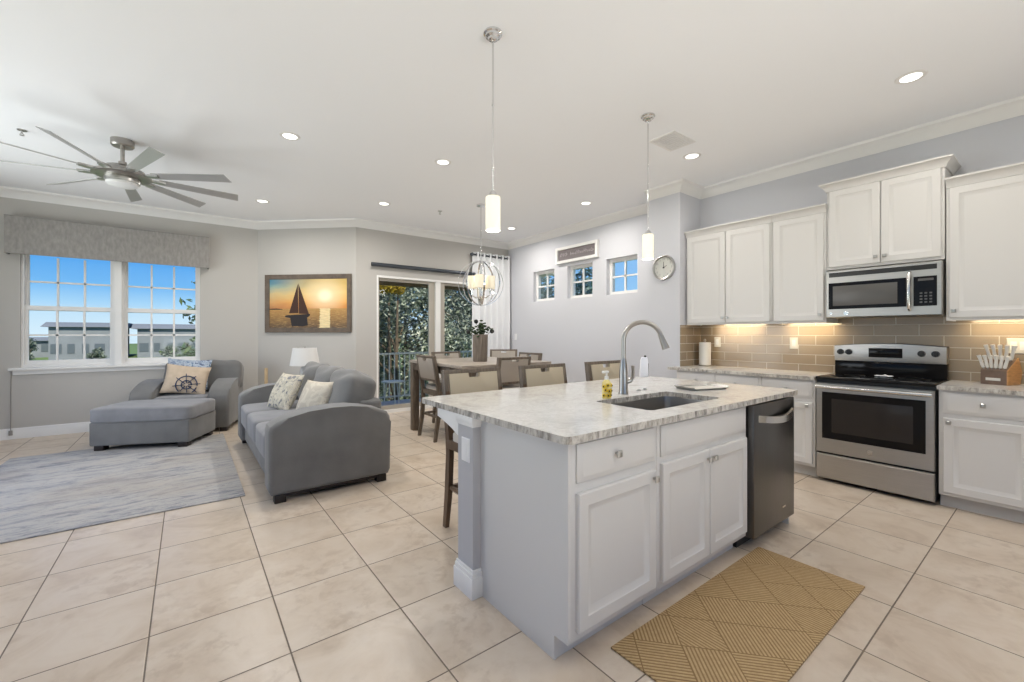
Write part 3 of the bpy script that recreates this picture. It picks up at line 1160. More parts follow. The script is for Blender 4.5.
for k in range(4):
    a = R(50 + 90 * k)
    px, py = cx_ + .125 * math.cos(a), cy_ + .125 * math.sin(a)
    mb = MB()
    mb.tube([(cx_, cy_, 1.815), (cx_ + .07 * math.cos(a), cy_ + .07 * math.sin(a), 1.795), (px, py, 1.835), (px, py, 1.905)], .007, 8)
    mb.lathe([(0, 1.900), (.03, 1.900), (.032, 1.920), (0, 1.920)], (px, py))
    arm = part('arm', mb, M['chrome'], t)
    mb = MB()
    mb.lathe([(0, 1.921), (.068, 1.921), (.07, 1.927), (.07, 2.095), (.066, 2.095), (.066, 1.931), (0, 1.930)], (px, py))
    part('glass_shade', mb, M['chandglass'], arm)
light('chandelier_bulb', 'POINT', (cx_, cy_, 2.16), (0, 0, 0), 3, color=WARM, radius=.08)

# ------------------------------------------------------------------ kitchen cabinets
def knob(mb, u, v, n0):
    mb.cyl((u, -n0, v), (u, -n0 - .016, v), .006, .006, 10)
    mb.rings(u - .014, u + .014, v - .014, v + .014, [(.003, n0 + .014), (0, n0 + .017), (0, n0 + .022), (.006, n0 + .027)])

def add_door(t, T, u0, u1, v0, v1, kn=None, name='door', kind='door'):
    mb = MB()
    mb.T = T
    (mb.door if kind == 'door' else mb.drawer)(u0, u1, v0, v1)
    d = part(name, mb, M['cab'], t)
    if kn:
        mb = MB()
        mb.T = T
        knob(mb, kn[0], kn[1], .02)
        part('knob', mb, M['pewter'], d)
    return d

def cornice(t, y0, y1, z, left=False, right=False, drop=0):
    """Crown on top of an upper cabinet, face at XU; y1 is the left end."""
    mb = MB()
    prof = [(0, z - .012), (-.012, z - .012), (-.016, z + .008), (-.045, z + .045), (-.052, z + .048), (-.052, z + .062), (0, z + .062)]
    x = XU + .02
    ya, yb = (y0 - .052 if right else y0), (y1 + .052 if left else y1)
    vs, fs = [], []
    q = len(prof)
    for end in (0, 1):
        for px, pz in prof:
            yy = (y0 + (px if right else 0)) if end == 0 else (y1 - (px if left else 0))
            vs.append((x + px, yy, pz))
    for j in range(q):
        fs.append((j, (j + 1) % q, q + (j + 1) % q, q + j))
    fs += [tuple(range(q)), tuple(range(q, 2 * q))]
    mb.raw(vs, fs)
    for flag, y, s in ((right, y0, 1), (left, y1, -1)):
        if flag:
            vs = []
            for xx in (0, 1):
                for px, pz in prof:
                    vs.append(((x + px) if xx == 0 else XK - .002, y + s * px, pz))
            fs = [(j, (j + 1) % q, q + (j + 1) % q, q + j) for j in range(q)] + [tuple(range(q)), tuple(range(q, 2 * q))]
            mb.raw(vs, fs)
    mb.box(x, XK - .002, y0, y1, z, z + .06)
    part('cornice', mb, M['cab'], t)

def upper(lab, y0, y1, z0, z1, doors, cor):
    t = thing('wall_cabinet', lab, 'cabinet', (XK - .17, (y0 + y1) / 2, z0), group='white wall cabinets')
    mb = MB()
    mb.box(XU + .02, XK - .002, y0, y1, z0 + .025, z1, .002)
    mb.box(XU + .02, XU + .04, y0, y1, z0, z0 + .03)
    mb.box(XU + .04, XK - .015, y0, y0 + .016, z0, z0 + .03)
    mb.box(XU + .04, XK - .015, y1 - .016, y1, z0, z0 + .03)
    part('cabinet_box', mb, M['cab'], t)
    T = mb_face_negx(XU + .02)
    for ya, yb, kn in doors:      # ya > yb : left to right
        add_door(t, T, -ya, -yb, z0 + .022, z1 - .016, kn and (-kn[0], kn[1]))
    if cor is not None:
        cornice(t, y0, y1, z1, *cor)
    return t
UZ = 1.40
ul = upper('double door white wall cabinet left of the single door one, above the paper towels', 1.835, 2.765, UZ, 2.44,
           [(2.745, 2.303, (2.327, UZ + .075)), (2.297, 1.853, (2.273, UZ + .075))], (False, False))
um = upper('single door white wall cabinet immediately left of the microwave', 1.375, 1.832, UZ, 2.44, [(1.812, 1.392, (1.418, UZ + .075))], (False, False))
uc = upper('taller raised double door white wall cabinet above the microwave', .60, 1.37, 1.885, 2.62,
           [(1.352, .988, (1.015, 1.96)), (.982, .618, (.955, 1.96))], (True, True))
ur = upper('white wall cabinet at the right edge above the knife block', -.02, .592, UZ, 2.445, [(.574, .0, (.548, UZ + .075))], (False, False))

def under_light(y, lab, pw=2.5):
    z = UZ + .025
    t = thing('under_cabinet_light', lab, 'light', (4.95, y, z), group='under cabinet lights')
    mb = MB()
    mb.box(4.925, 4.975, y - .24, y + .24, z - .014, z, .003)
    part('housing', mb, M['white'], t)
    mb = MB()
    mb.box(4.932, 4.968, y - .23, y + .23, z - .017, z - .0135)
    part('diffuser', mb, M['uclight'], t)
    light('under_cabinet_bulb', 'AREA', (4.95, y, z - .019), (0, R(-38), 0), pw, .04, .46, (1, .80, .50), spread=150)
under_light(2.30, 'warm strip light under the double door wall cabinet left of the microwave')
under_light(1.62, 'warm strip light under the single door wall cabinet left of the microwave')
under_light(.26, 'warm strip light under the wall cabinet above the knife block', 1.9)

def base_cab(lab, y0, y1, doors, drawers):
    t = thing('base_cabinet', lab, 'cabinet', (4.75, (y0 + y1) / 2, 0), group='white base cabinets along the kitchen wall')
    mb = MB()
    mb.box(XB + .02, XK - .015, y0, y1, .10, .883, .002)
    part('cabinet_box', mb, M['cab'], t)
    mb = MB()
    mb.box(XB + .09, XK - .015, y0, y1, 0, .10)
    part('toe_kick', mb, M['toe'], t)
    T = mb_face_negx(XB + .02)
    for ya, yb, kn in doors:
        add_door(t, T, -ya, -yb, .125, .675, (-kn[0], kn[1]))
    for ya, yb, kn in drawers:
        add_door(t, T, -ya, -yb, .71, .865, (-kn[0], kn[1]), 'drawer', 'drawer')
    return t
base_cab('white base cabinet partly behind the island, under the paper towel end of the counter', 1.84, 2.74,
         [(2.72, 2.295, (2.33, .64)), (2.285, 1.86, (2.25, .64))], [(2.72, 2.295, (2.5, .79)), (2.285, 1.86, (2.07, .79))])
base_cab('narrow white base cabinet between the island and the range', 1.385, 1.835, [(1.815, 1.405, (1.44, .645))], [(1.815, 1.405, (1.61, .79))])
base_cab('white base cabinet right of the range, one drawer over one door', .125, .60, [(.575, .15, (.545, .645))], [(.575, .15, (.375, .79))])
base_cab('white base cabinet at the far right end of the run, past the knife block', -.40, .12, [(.10, -.38, (.07, .645))], [(.10, -.38, (-.14, .79))])

mb = MB()
mb.slab([(XB - .025, 1.382), (XK - .013, 1.382), (XK - .013, 2.768), (4.61, 2.768), (4.60, 2.83), (XB - .025, 2.83)], [], .884, .914)
tag(finish('countertop', mb, M['granite'], smooth=0), 'granite worktop left of the range, holding the paper towels', 'countertop')
mb = MB()
mb.slab([(XB - .025, -.415), (XK - .013, -.415), (XK - .013, .605), (XB - .025, .605)], [], .884, .914)
tag(finish('countertop', mb, M['granite'], smooth=0), 'granite worktop right of the range, under the knife block', 'countertop')
OFFC = bpy.data.objects

# ------------------------------------------------------------------ range
t = thing('electric_range', 'stainless electric range with black glass cooktop on the kitchen wall', 'stove', (4.75, .993, 0))
Y0, Y1 = .614, 1.372
XR = 4.455
mb = MB()
mb.box(XR + .035, XK - .03, Y0, Y1, .03, .90)
part('body', mb, M['black'], t)
mb = MB()
mb.box(XR - .012, 4.975, Y0, Y1, .90, .922, .006)
part('cooktop', mb, M['blackglass'], t)
ck = bpy.data.objects['cooktop']
for (bx, by, br) in ((4.60, 1.20, .10), (4.60, .79, .085), (4.84, 1.19, .075), (4.84, .79, .10)):
    mb = MB()
    mb.lathe([(br, .9222), (br, .9226), (br - .004, .9226), (br - .004, .9222)], (bx, by), 40)
    part('burner_ring', mb, M['keys'], ck)
mb = MB()
mb.box(4.965, XK - .014, Y0, Y1, .90, 1.055, .004)
part('backguard_base', mb, M['blackglass'], t)
mb = MB()
prof = [(Y0, 1.045), (Y1, 1.045), (Y1, 1.185)] + [(Y1 - (Y1 - Y0) * k / 12, 1.185 + .022 * math.sin(PI * k / 12)) for k in range(1, 12)] + [(Y0, 1.185)]
mb.prism(prof, 'x', 4.95, XK - .014, .006)
bgd = part('backguard', mb, M['steel'], t)
mb = MB()
prof2 = [(y, z + .004) for y, z in prof[2:]]
prof3 = prof2 + [(y, z - .010) for y, z in prof2[::-1]]
mb.prism(prof3, 'x', 4.955, XK - .014)
part('backguard_cap', mb, M['black'], bgd)
mb = MB()
mb.box(4.944, 4.952, .885, 1.115, 1.085, 1.168, .002)
dsp = part('display_panel', mb, M['blackglass'], bgd)
for y in (1.325, 1.262, .765, .680):
    mb = MB()
    mb.cyl((4.951, y, 1.128), (4.930, y, 1.128), .027, .023, 20)
    mb.box(4.922, 4.932, y - .006, y + .006, 1.105, 1.151, .002)
    part('knob', mb, M['black'], bgd)
# oven door
T = mb_face_negx(XR + .035)
mb = MB()
mb.T = T
mb.rings(-Y1 + .004, -Y0 - .004, .262, .868, [(0, 0), (0, .030), (.004, .035), (.05, .035)])
dr = part('oven_door', mb, M['steel'], t)
mb = MB()
mb.T = T
mb.rings(-1.325, -.665, .385, .79, [(0, .033), (0, .0362), (.003, .037), (.004, .037)])
wnd = part('oven_glass', mb, M['blackglass'], dr)
mb = MB()
mb.T = T
mb.rings(-1.255, -.735, .445, .735, [(0, .036), (0, .0375), (.001, .0378)])
part('oven_window', mb, M['ovenglass'], wnd)
mb = MB()
zz = .838
mb.tube([(XR + .004, Y1 - .03, zz), (XR - .03, Y1 - .03, zz), (XR - .042, Y1 - .05, zz)], .012, 10)
mb.tube([(XR + .004, Y0 + .03, zz), (XR - .03, Y0 + .03, zz), (XR - .042, Y0 + .05, zz)], .012, 10)
mb.tube([(XR - .04, Y1 - .012, zz), (XR - .045, (Y0 + Y1) / 2, zz), (XR - .04, Y0 + .012, zz)], .0165, 14)
part('oven_handle', mb, M['brightsteel'], dr)
mb = MB()
mb.cyl((XR + .001, .995, .325), (XR - .003, .995, .325), .020, .019, 24)
part('emblem', mb, M['brightsteel'], dr)
mb = MB()
mb.T = T
mb.rings(-Y1 + .004, -Y0 - .004, .035, .246, [(0, 0), (0, .028), (.006, .034), (.02, .034)])
part('storage_drawer', mb, M['steel'], t)

# ------------------------------------------------------------------ microwave
MX = 4.69
t = thing('microwave', 'stainless over-the-range microwave under the raised wall cabinet', 'microwave', (4.86, .985, 1.44))
Ya, Yb, Za, Zb = .606, 1.366, 1.445, 1.872
mb = MB()
mb.box(MX + .03, XK - .014, Ya, Yb, Za, Zb, .003)
part('body', mb, M['steel'], t)
mb = MB()
mb.T = mb_face_negx(MX + .03)
mb.rings(-Yb, -Ya, Za, Zb, [(0, 0), (0, .022), (.006, .03), (.04, .03)])
fr_ = part('front_panel', mb, M['steel'], t)
T = mb_face_negx(MX)
mb = MB()
mb.T = T
mb.rings(-Yb + .025, -Ya - .03, Zb - .062, Zb - .022, [(0, -.002), (0, .001), (.002, .0015)])
part('vent_grille', mb, M['black'], fr_)
mb = MB()
mb.T = T
mb.rings(-Yb + .022, -.815, Za + .075, Zb - .115, [(0, -.002), (0, .002), (.006, .004), (.008, .004)])
dg = part('door_glass', mb, M['blackglass'], fr_)
mb = MB()
mb.T = T
mb.rings(-Yb + .055, -.870, Za + .105, Zb - .145, [(0, .003), (0, .0045), (.001, .005)])
part('door_window', mb, M['mwglass'], dg)
mb = MB()
mb.T = T
mb.rings(-.772, -Ya - .03, Za + .075, Zb - .115, [(0, -.002), (0, .002), (.006, .004), (.008, .004)])
cp = part('control_panel', mb, M['blackglass'], fr_)
for k in range(12):
    mb = MB()
    mb.T = T
    u = -.735 + (k % 3) * .028
    v = Za + .10 + (k // 3) * .024
    mb.rings(u, u + .016, v, v + .012, [(0, .003), (0, .0048), (.001, .005)])
    part('key', mb, M['keys'], cp)
mb = MB()
mb.T = T
mb.rings(-.745, -.655, Zb - .150, Zb - .132, [(0, .003), (0, .0048), (.001, .005)])
part('display', mb, M['mwglass'], cp)
mb = MB()
y = .795
pts = [(MX + .005, y, Za + .045), (MX - .022, y, Za + .055)] + [(MX - .028 - .012 * math.sin(PI * k / 8), y, Za + .065 + k * .033) for k in range(9)] + [(MX - .022, y, Zb - .085), (MX + .005, y, Zb - .075)]
mb.tube(pts, .0125, 12)
part('handle', mb, M['brightsteel'], fr_)
mb = MB()
mb.cyl((MX + .001, 1.215, Za + .036), (MX - .002, 1.215, Za + .036), .018, .018, 24)
mb.cyl((MX + .001, 1.325, Za + .036), (MX - .002, 1.325, Za + .036), .010, .010, 20)
part('emblem', mb, M['brightsteel'], fr_)

# ------------------------------------------------------------------ wall plates
def plate_x(x, y, z, w, hgt, lab, cat, rockers=1, name='wall_outlet', m='ivory', grp=None):
    t = thing(name, lab, cat, (x, y, z), group=grp)
    mb = MB()
    mb.T = mb_face_negx(x)
    mb.rings(-y - w / 2, -y + w / 2, z - hgt / 2, z + hgt / 2, [(0, 0), (0, .003), (.004, .006), (.006, .006)])
    p = part('cover_plate', mb, M[m], t)
    for k in range(rockers):
        u = -y + (k - (rockers - 1) / 2) * .046
        mb = MB()
        mb.T = mb_face_negx(x)
        mb.rings(u - .016, u + .016, z - .033, z + .033, [(0, .004), (0, .0075), (.003, .008)])
        part('socket' if 'outlet' in name else 'rocker', mb, M['white'], p)
    return t
XS = XK - .012
plate_x(XS, 2.56, 1.20, .075, .118, 'ivory wall plate on the tiled backsplash just right of the paper towels', 'outlet')
plate_x(XS, 1.755, 1.20, .075, .118, 'ivory wall plate on the tiled backsplash left of the range', 'outlet')
plate_x(XS, .245, 1.205, .118, .118, 'ivory double wall plate on the backsplash right of the knife block', 'light switch', 2, 'light_switch')
plate_x(5.08, 6.50, 1.24, .075, .118, 'small white switch plate low on the right wall beside the curtain', 'light switch', 1, 'light_switch', 'white')

# ------------------------------------------------------------------ island
FY = 1.165            # face frame plane of the island cabinets
T = mb_face_negy(FY)
t = thing('island_cabinet', 'end cabinet of the island nearest the camera, one drawer over one door', 'cabinet', (1.47, 1.47, 0))
mb = MB()
mb.box(1.175, 1.740, FY, 1.77, .10, .884, .002)
mb.box(1.175, 1.740, FY + .078, 1.77, 0, .10)
part('cabinet_box', mb, M['cab'], t)
mb = MB()
mb.prism([(FY - .002, .10), (FY - .002, .884), (1.772, .884), (1.772, 0), (FY + .075, 0), (FY + .075, .10)], 'x', 1.162, 1.176, .0015)
part('side_panel', mb, M['cab'], t)
add_door(t, T, 1.205, 1.713, .135, .675, (1.690, .640))
add_door(t, T, 1.205, 1.713, .715, .866, (1.425, .800), 'drawer', 'drawer')
t = thing('island_cabinet', 'sink cabinet in the middle of the island with two doors under a blank panel', 'cabinet', (2.2, 1.47, 0))
mb = MB()
mb.box(1.741, 2.640, FY, 1.77, .10, .66, .002)
mb.box(1.741, 1.80, FY, 1.77, .66, .884)
mb.box(2.58, 2.640, FY, 1.77, .66, .884)
mb.box(1.80, 2.58, FY, 1.20, .66, .884)
mb.box(1.741, 2.640, FY + .075, 1.77, 0, .10)
part('cabinet_box', mb, M['cab'], t)
add_door(t, T, 1.766, 2.188, .135, .69, (2.165, .645))
add_door(t, T, 2.194, 2.616, .135, .69, (2.217, .645))
add_door(t, T, 1.766, 2.616, .720, .866, None, 'false_drawer_front', 'drawer')
# dishwasher
t = thing('dishwasher', 'dark stainless dishwasher at the far end of the island', 'dishwasher', (2.95, 1.47, 0))
mb = MB()
mb.box(2.650, 3.262, FY + .01, 1.76, .10, .878)
part('tub_body', mb, M['black'], t)
mb = MB()
mb.box(2.656, 3.256, 1.125, FY + .012, .085, .874, .006)
d_ = part('door', mb, M['darksteel'], t)
mb = MB()
mb.box(2.655, 3.257, FY + .06, FY + .10, 0, .085)
part('toe_panel', mb, M['black'], t)
mb = MB()
n = 16
vs, fs = [], []
for k in range(n + 1):
    x = 2.705 + (3.207 - 2.705) * k / n
    bow = math.sin(PI * k / n)
    y = 1.126 - .045 * bow ** .6
    zc = .79 - .022 * bow ** 1.2
    for dy, dz in ((-.006, -.020), (-.006, .020), (.008, .024), (.008, -.022)):
        vs.append((x, y + dy, zc + dz))
for k in range(n):
    for q in range(4):
        fs.append((k * 4 + q, k * 4 + (q + 1) % 4, k * 4 + 4 + (q + 1) % 4, k * 4 + 4 + q))
fs += [(0, 1, 2, 3), tuple(n * 4 + q for q in range(4))]
mb.raw(vs, fs)
part('handle', mb, M['brightsteel'], d_)
mb = MB()
mb.box(3.06, 3.11, 1.1235, 1.127, .175, .185)
part('emblem', mb, M['brightsteel'], d_)
t = thing('island_gable', 'narrow white panel closing the far end of the island past the dishwasher', 'panel', (3.285, 1.47, 0))
mb = MB()
mb.box(3.264, 3.284, 1.165, 1.77, .0, .884, .002)
part('panel_board', mb, M['cab'], t)
mb = MB()
mb.box(3.257, 3.290, FY + .10, FY + .13, 0, .10)
part('toe_block', mb, M['toe'], t)

# knee wall behind the island cabinets
mb = MB()
mb.box(1.118, 3.30, 1.772, 1.915, 0, .845)
struct('wall_island', mb, M['kneewall'], smooth=0)
mb = MB()
mb.box(1.107, 3.31, 1.763, 1.924, .850, .884, .003)
mb.box(1.112, 3.31, 1.767, 1.920, .835, .850, .003)
struct('trim_6', mb, M['trim'])
mb = MB()
for q, z0, z1 in ((.018, 0, .10), (.013, .10, .122), (.008, .122, .136)):
    mb.box(1.118 - q, 1.164, 1.772 - q, 1.915 + q, z0, z1, .002)
    mb.box(1.164, 3.30, 1.915, 1.915 + q, z0, z1, .002)
struct('baseboard_island', mb, M['trim'])
plate_x(1.118, 1.838, .715, .075, .118, 'white outlet on the end of the island below the overhang', 'outlet', 1, 'wall_outlet', 'white')
t = thing('corbel', 'white curved bracket under the stool side overhang of the island end', 'bracket', (1.17, 2.0, .6))
mb = MB()
cor = [(1.915, .884), (2.15, .884), (2.15, .836), (2.11, .830), (2.05, .815), (1.98, .795), (1.94, .78), (1.915, .765)]
mb.prism(cor, 'x', 1.12, 1.20, .004)
part('bracket_body', mb, M['trim'], t)

# island worktop with sink cut-out and rounded near corners
def rounded(x0, x1, y0, y1, r, n=6):
    pts = []
    for cx, cy, a in ((x1 - r, y0 + r, -90), (x1 - r, y1 - r, 0), (x0 + r, y1 - r, 90), (x0 + r, y0 + r, 180)):
        for k in range(n + 1):
            th = R(a + 90 * k / n)
            pts.append((cx + r * math.cos(th), cy + r * math.sin(th)))
    return pts
SX0, SX1, SY0, SY1 = 1.84, 2.545, 1.262, 1.632
mb = MB()
mb.slab(rounded(1.115, 3.335, 1.122, 2.36, .035), [rounded(SX0, SX1, SY0, SY1, .03, 4)], .884, .914)
tag(finish('island_countertop', mb, M['granite'], smooth=30), 'large cream and grey granite top of the kitchen island', 'countertop')

t = thing('sink', 'undermount stainless sink set into the island worktop', 'sink', (2.19, 1.45, .67))
mb = MB()
o_ = rounded(SX0 - .012, SX1 + .012, SY0 - .012, SY1 + .012, .035, 4)
i_ = rounded(SX0 + .004, SX1 - .004, SY0 + .004, SY1 - .004, .035, 4)
b_ = rounded(SX0 + .02, SX1 - .02, SY0 + .02, SY1 - .02, .03, 4)
ob = rounded(SX0 + .01, SX1 - .01, SY0 + .01, SY1 - .01, .03, 4)
q = len(o_)
vs = [(x, y, .883) for x, y in o_] + [(x, y, .883) for x, y in i_] + [(x, y, .70) for x, y in b_] + [(x, y, .69) for x, y in ob] + [(x, y, .872) for x, y in rounded(SX0 - .004, SX1 + .004, SY0 - .004, SY1 + .004, .035, 4)]
fs = []
for a, b in ((0, 1), (1, 2), (3, 4), (4, 0)):
    for j in range(q):
        fs.append((a * q + j, a * q + (j + 1) % q, b * q + (j + 1) % q, b * q + j))
fs.append(tuple(2 * q + j for j in range(q)))
fs.append(tuple(3 * q + j for j in range(q)))
mb.raw(vs, fs)
sk = part('basin', mb, M['nickel'], t)
mb = MB()
mb.lathe([(0, .702), (.04, .702), (.045, .706), (.042, .708), (.03, .704), (0, .704)], (2.19, 1.45))
part('drain', mb, M['chrome'], sk)

# pull-down faucet
fx, fy = 2.215, 1.722
t = thing('faucet', 'tall brushed nickel gooseneck faucet behind the island sink', 'faucet', (fx, fy, .914))
mb = MB()
mb.lathe([(0, .914), (.031, .914), (.031, .922), (.027, .935), (.0265, 1.05), (.022, 1.10), (.016, 1.14), (0, 1.14)], (fx, fy))
part('faucet_body', mb, M['nickel'], t)
mb = MB()
ux, uy = .62, -.785          # direction of the spout
arc = [(fx, fy, 1.10), (fx, fy, 1.25)]
for k in range(0, 15):
    th = PI - PI * k / 14 * .92
    rr = .115
    d = rr + rr * math.cos(th)
    arc.append((fx + ux * d, fy + uy * d, 1.255 + rr * math.sin(th)))
mb.tube(arc, [.0145] * len(arc), 12)
part('spout', mb, M['nickel'], t)
e = Vector(arc[-1])
dn = (Vector(arc[-1]) - Vector(arc[-2])).normalized()
mb = MB()
mb.cyl(e - dn * .005, e + dn * .02, .0155, .017, 16)
mb.cyl(e + dn * .02, e + dn * .085, .017, .023, 16)
part('spray_head', mb, M['nickel'], t)
mb = MB()
hx, hy = .80, -.60
mb.cyl((fx, fy, .985), (fx + hx * .05, fy + hy * .05, 1.00), .017, .014, 14)
mb.tube([(fx + hx * .045, fy + hy * .045, .998), (fx + hx * .06, fy + hy * .06, 1.02), (fx + hx * .062, fy + hy * .062, 1.06), (fx + hx * .06, fy + hy * .06, 1.095)], [.012, .011, .009, .010], 10)
part('handle', mb, M['nickel'], t)

# soap bottle
sx, sy = 1.985, 1.665
t = thing('soap_bottle', 'clear pump soap bottle with yellow flowers beside the faucet', 'soap bottle', (sx, sy, .914))
mb = MB()
mb.lathe([(0, .914), (.024, .914), (.027, .918), (.027, 1.0), (.024, 1.012), (.014, 1.022), (.012, 1.028), (0, 1.028)], (sx, sy))
bt = part('bottle', mb, M['yellow'], t)
mb = MB()
md = MB()
rnd = random.Random(4)
for k in range(9):
    th, z = R(180 + 48 * (k % 3) + 30 * rnd.random()), .932 + .026 * (k // 3) + .01 * rnd.random()
    for p in range(6):
        a = 2 * PI * p / 6
        c = Vector((sx + .0272 * math.cos(th + .0 + .3 * math.cos(a)), sy + .0272 * math.sin(th + .3 * math.cos(a)), z + .008 * math.sin(a)))
        mb.soft(c.x - .005, c.x + .005, c.y - .005, c.y + .005, c.z - .005, c.z + .005, 1, 8)
    c = Vector((sx + .031 * math.cos(th), sy + .031 * math.sin(th), z))
    md.soft(c.x - .005, c.x + .005, c.y - .005, c.y + .005, c.z - .0055, c.z + .0055, 1, 8)
part('flower_print', mb, M['soapflower'], bt)
part('flower_center', md, M['soapdark'], bt)
mb = MB()
mb.cyl((sx, sy, 1.026), (sx, sy, 1.045), .013, .012)
mb.cyl((sx, sy, 1.045), (sx, sy, 1.066), .005, .005, 10)
mb.box(sx - .034, sx + .012, sy - .009, sy + .009, 1.064, 1.078, .004)
part('pump', mb, M['softwhite'], t)

# little deck buttons beside the faucet
for k, (bx, by, lab) in enumerate(((2.42, 1.755, 'small chrome deck button right of the faucet, nearer it'), (2.50, 1.765, 'small chrome deck button right of the faucet, farther from it'))):
    t = thing('air_switch', lab, 'button', (bx, by, .914), group='chrome deck buttons by the sink')
    mb = MB()
    mb.lathe([(0, .914), (.017, .914), (.017, .918), (.011, .920), (.011, .924), (0, .924)], (bx, by))
    part('button', mb, M['pewter'], t)

# white dispenser at the back corner of the island
dx_, dy_ = 3.245, 2.30
t = thing('lotion_bottle', 'slim white bottle with a small dark cap on the far back corner of the island', 'bottle', (dx_, dy_, .914), R(-40), world=False)
mb = MB()
mb.prism([(-.038, 0), (.038, 0), (.034, .15), (.026, .175), (-.020, .175), (-.030, .15)], 'y', -.018, .018, .006, 3)
bt = part('bottle', mb, M['whiteglass'], t)
mb = MB()
mb.box(.033, .0395, -.014, .014, .004, .12, .002)
part('side_strip', mb, M['black'], bt)
mb = MB()
mb.cyl((.008, 0, .174), (.014, 0, .190), .011, .009, 14)
part('cap', mb, M['black'], t)

# shallow tray near the sink
t = thing('serving_tray', 'shallow pale tray with a grey rim lying on the island right of the sink', 'tray', (2.87, 1.565, .914), R(-18), world=False)
mb = MB()
mb.slab(rounded(-.15, .15, -.08, .08, .03, 4), [], 0, .006)
part('tray_base', mb, M['ivory'], t)
mb = MB()
o_ = rounded(-.175, .175, -.095, .095, .04, 5)
i_ = rounded(-.15, .15, -.08, .08, .03, 5)
q = len(o_)
vs = [(x, y, .003) for x, y in i_] + [(x, y, (.012 + .010 if abs(x) > .14 else .012)) for x, y in o_] + [(x * 1.02, y * 1.02, (.012 + .010 if abs(x) > .14 else .012)) for x, y in o_] + [(x * 1.02, y * 1.02, .0) for x, y in i_]
fs = []
for a, b in ((0, 1), (1, 2), (2, 3), (3, 0)):
    for j in range(q):
        fs.append((a * q + j, a * q + (j + 1) % q, b * q + (j + 1) % q, b * q + j))
mb.raw(vs, fs)
part('tray_rim', mb, M['pewter'], t)

# ------------------------------------------------------------------ things on the kitchen counters
hx, hy = 4.955, 2.655
t = thing('paper_towel_holder', 'dark metal paper towel stand in the counter corner by the backsplash', 'paper towel holder', (hx, hy, .914))
mb = MB()
mb.lathe([(0, .914), (.082, .914), (.084, .920), (.078, .925), (0, .926)], (hx, hy), 32)
part('base', mb, M['nickel'], t)
mb = MB()
mb.cyl((hx, hy, .925), (hx, hy, 1.205), .006)
mb.lathe([(0, 1.20), (.012, 1.205), (.016, 1.22), (.010, 1.235), (0, 1.238)], (hx, hy))
part('post', mb, M['nickel'], t)
mb = MB()
mb.lathe([(.019, .928), (.066, .928), (.066, 1.195), (.019, 1.195), (.019, .928)], (hx, hy), 36)
tag(finish('paper_towel_roll', mb, M['paper']), 'white paper towel roll on its stand in the counter corner', 'paper towel')

kx, ky = 4.93, .325
KT = Matrix.Translation((kx, ky, 0)) @ Matrix.Rotation(R(-19), 4, 'Z') @ Matrix.Translation((-kx, -ky, 0))
t = thing('knife_block', 'slanted brown and orange wooden knife block right of the range', 'knife block', (kx, ky, .914))
mb = MB()
mb.T = KT
side = [(kx - .085, .914), (kx + .075, .914), (kx + .10, 1.005), (kx + .055, 1.115), (kx - .085, 1.02)]
mb.prism(side, 'y', ky - .068, ky + .075, .003)
bk = part('block_body', mb, M['blockbrown'], t)
mb = MB()
mb.T = KT
mb.prism(side, 'y', ky - .075, ky - .067, .002)
part('oak_side', mb, M['blockorange'], bk, 'orange oak side of the block')
mb = MB()
mb.T = KT
mb.box(kx - .088, kx - .084, ky - .035, ky + .045, .944, .964, .001)
part('name_plate', mb, M['ivory'], bk)
nrow = (('front', 6, 0.12, .105, .022), ('back', 5, .75, .125, .027))
dk = Vector((-.22, -.06, .97))
ordn = ['leftmost', 'second', 'third', 'fourth', 'fifth', 'rightmost']
for row, cnt, f, ln, sp_ in nrow:
    for k in range(cnt):
        yy = ky + .062 - k * sp_
        s = Vector((kx - .085 + f * .14, yy, 1.02 + f * .095))
        fan = Vector((0, (k - (cnt - 1) / 2) * -.10, 0))
        d = (dk + fan).normalized()
        s = KT @ s
        d = KT.to_3x3() @ d
        name_ = ordn[k] if k < cnt - 1 else 'rightmost'
        lab = ('%s white handled steak knife in the front row of the block' if row == 'front' else '%s large white handled knife in the back row of the block') % name_
        t = thing('kitchen_knife', lab, 'knife', tuple(s), group='white handled knives in the block')
        mb = MB()
        mb.cyl(s - d * .03, s + d * .012, .005, .006, 8)
        part('bolster', mb, M['knifesteel'], t)
        mb = MB()
        mb.tube([s + d * .010, s + d * .03, s + d * (ln * .6), s + d * ln], [.0095, .011, .0095, .0125], 8)
        part('handle', mb, M['knifewhite'], t)

# turtle spoon rest on the cooktop
t = thing('spoon_rest', 'small white turtle shaped spoon rest on the black cooktop', 'spoon rest', (4.83, .985, .9226), R(-90), world=False)
t.scale = (.72, .72, .72)
mb = MB()
mb.lathe([(0, .004), (.03, .003), (.048, .010), (.052, .014), (.046, .018), (.03, .012), (0, .010)], n=24)
mb.lathe([(0, 0), (.036, 0), (.04, .006), (0, .006)], n=24)
part('shell_dish', mb, M['white'], t)
for sx_, sy_ in ((1, 1), (1, -1), (-1, 1), (-1, -1)):
    mb = MB()
    mb.soft(sx_ * .058 - .026, sx_ * .058 + .026, sy_ * .030 - .013, sy_ * .030 + .013, .004, .018, .8, 12)
    part('flipper', mb, M['white'], t)
mb = MB()
mb.soft(-.016, .016, .045, .080, .004, .026, .9, 14)
part('head', mb, M['white'], t)

# jute mat by the island
mb = MB()
mb.box(1.39, 2.76, .635, 1.145, 0.0005, .009, .003)
o = finish('kitchen_mat', mb, M['jute'])
tag(o, 'tan ribbed diamond pattern mat on the floor in front of the island', 'mat')

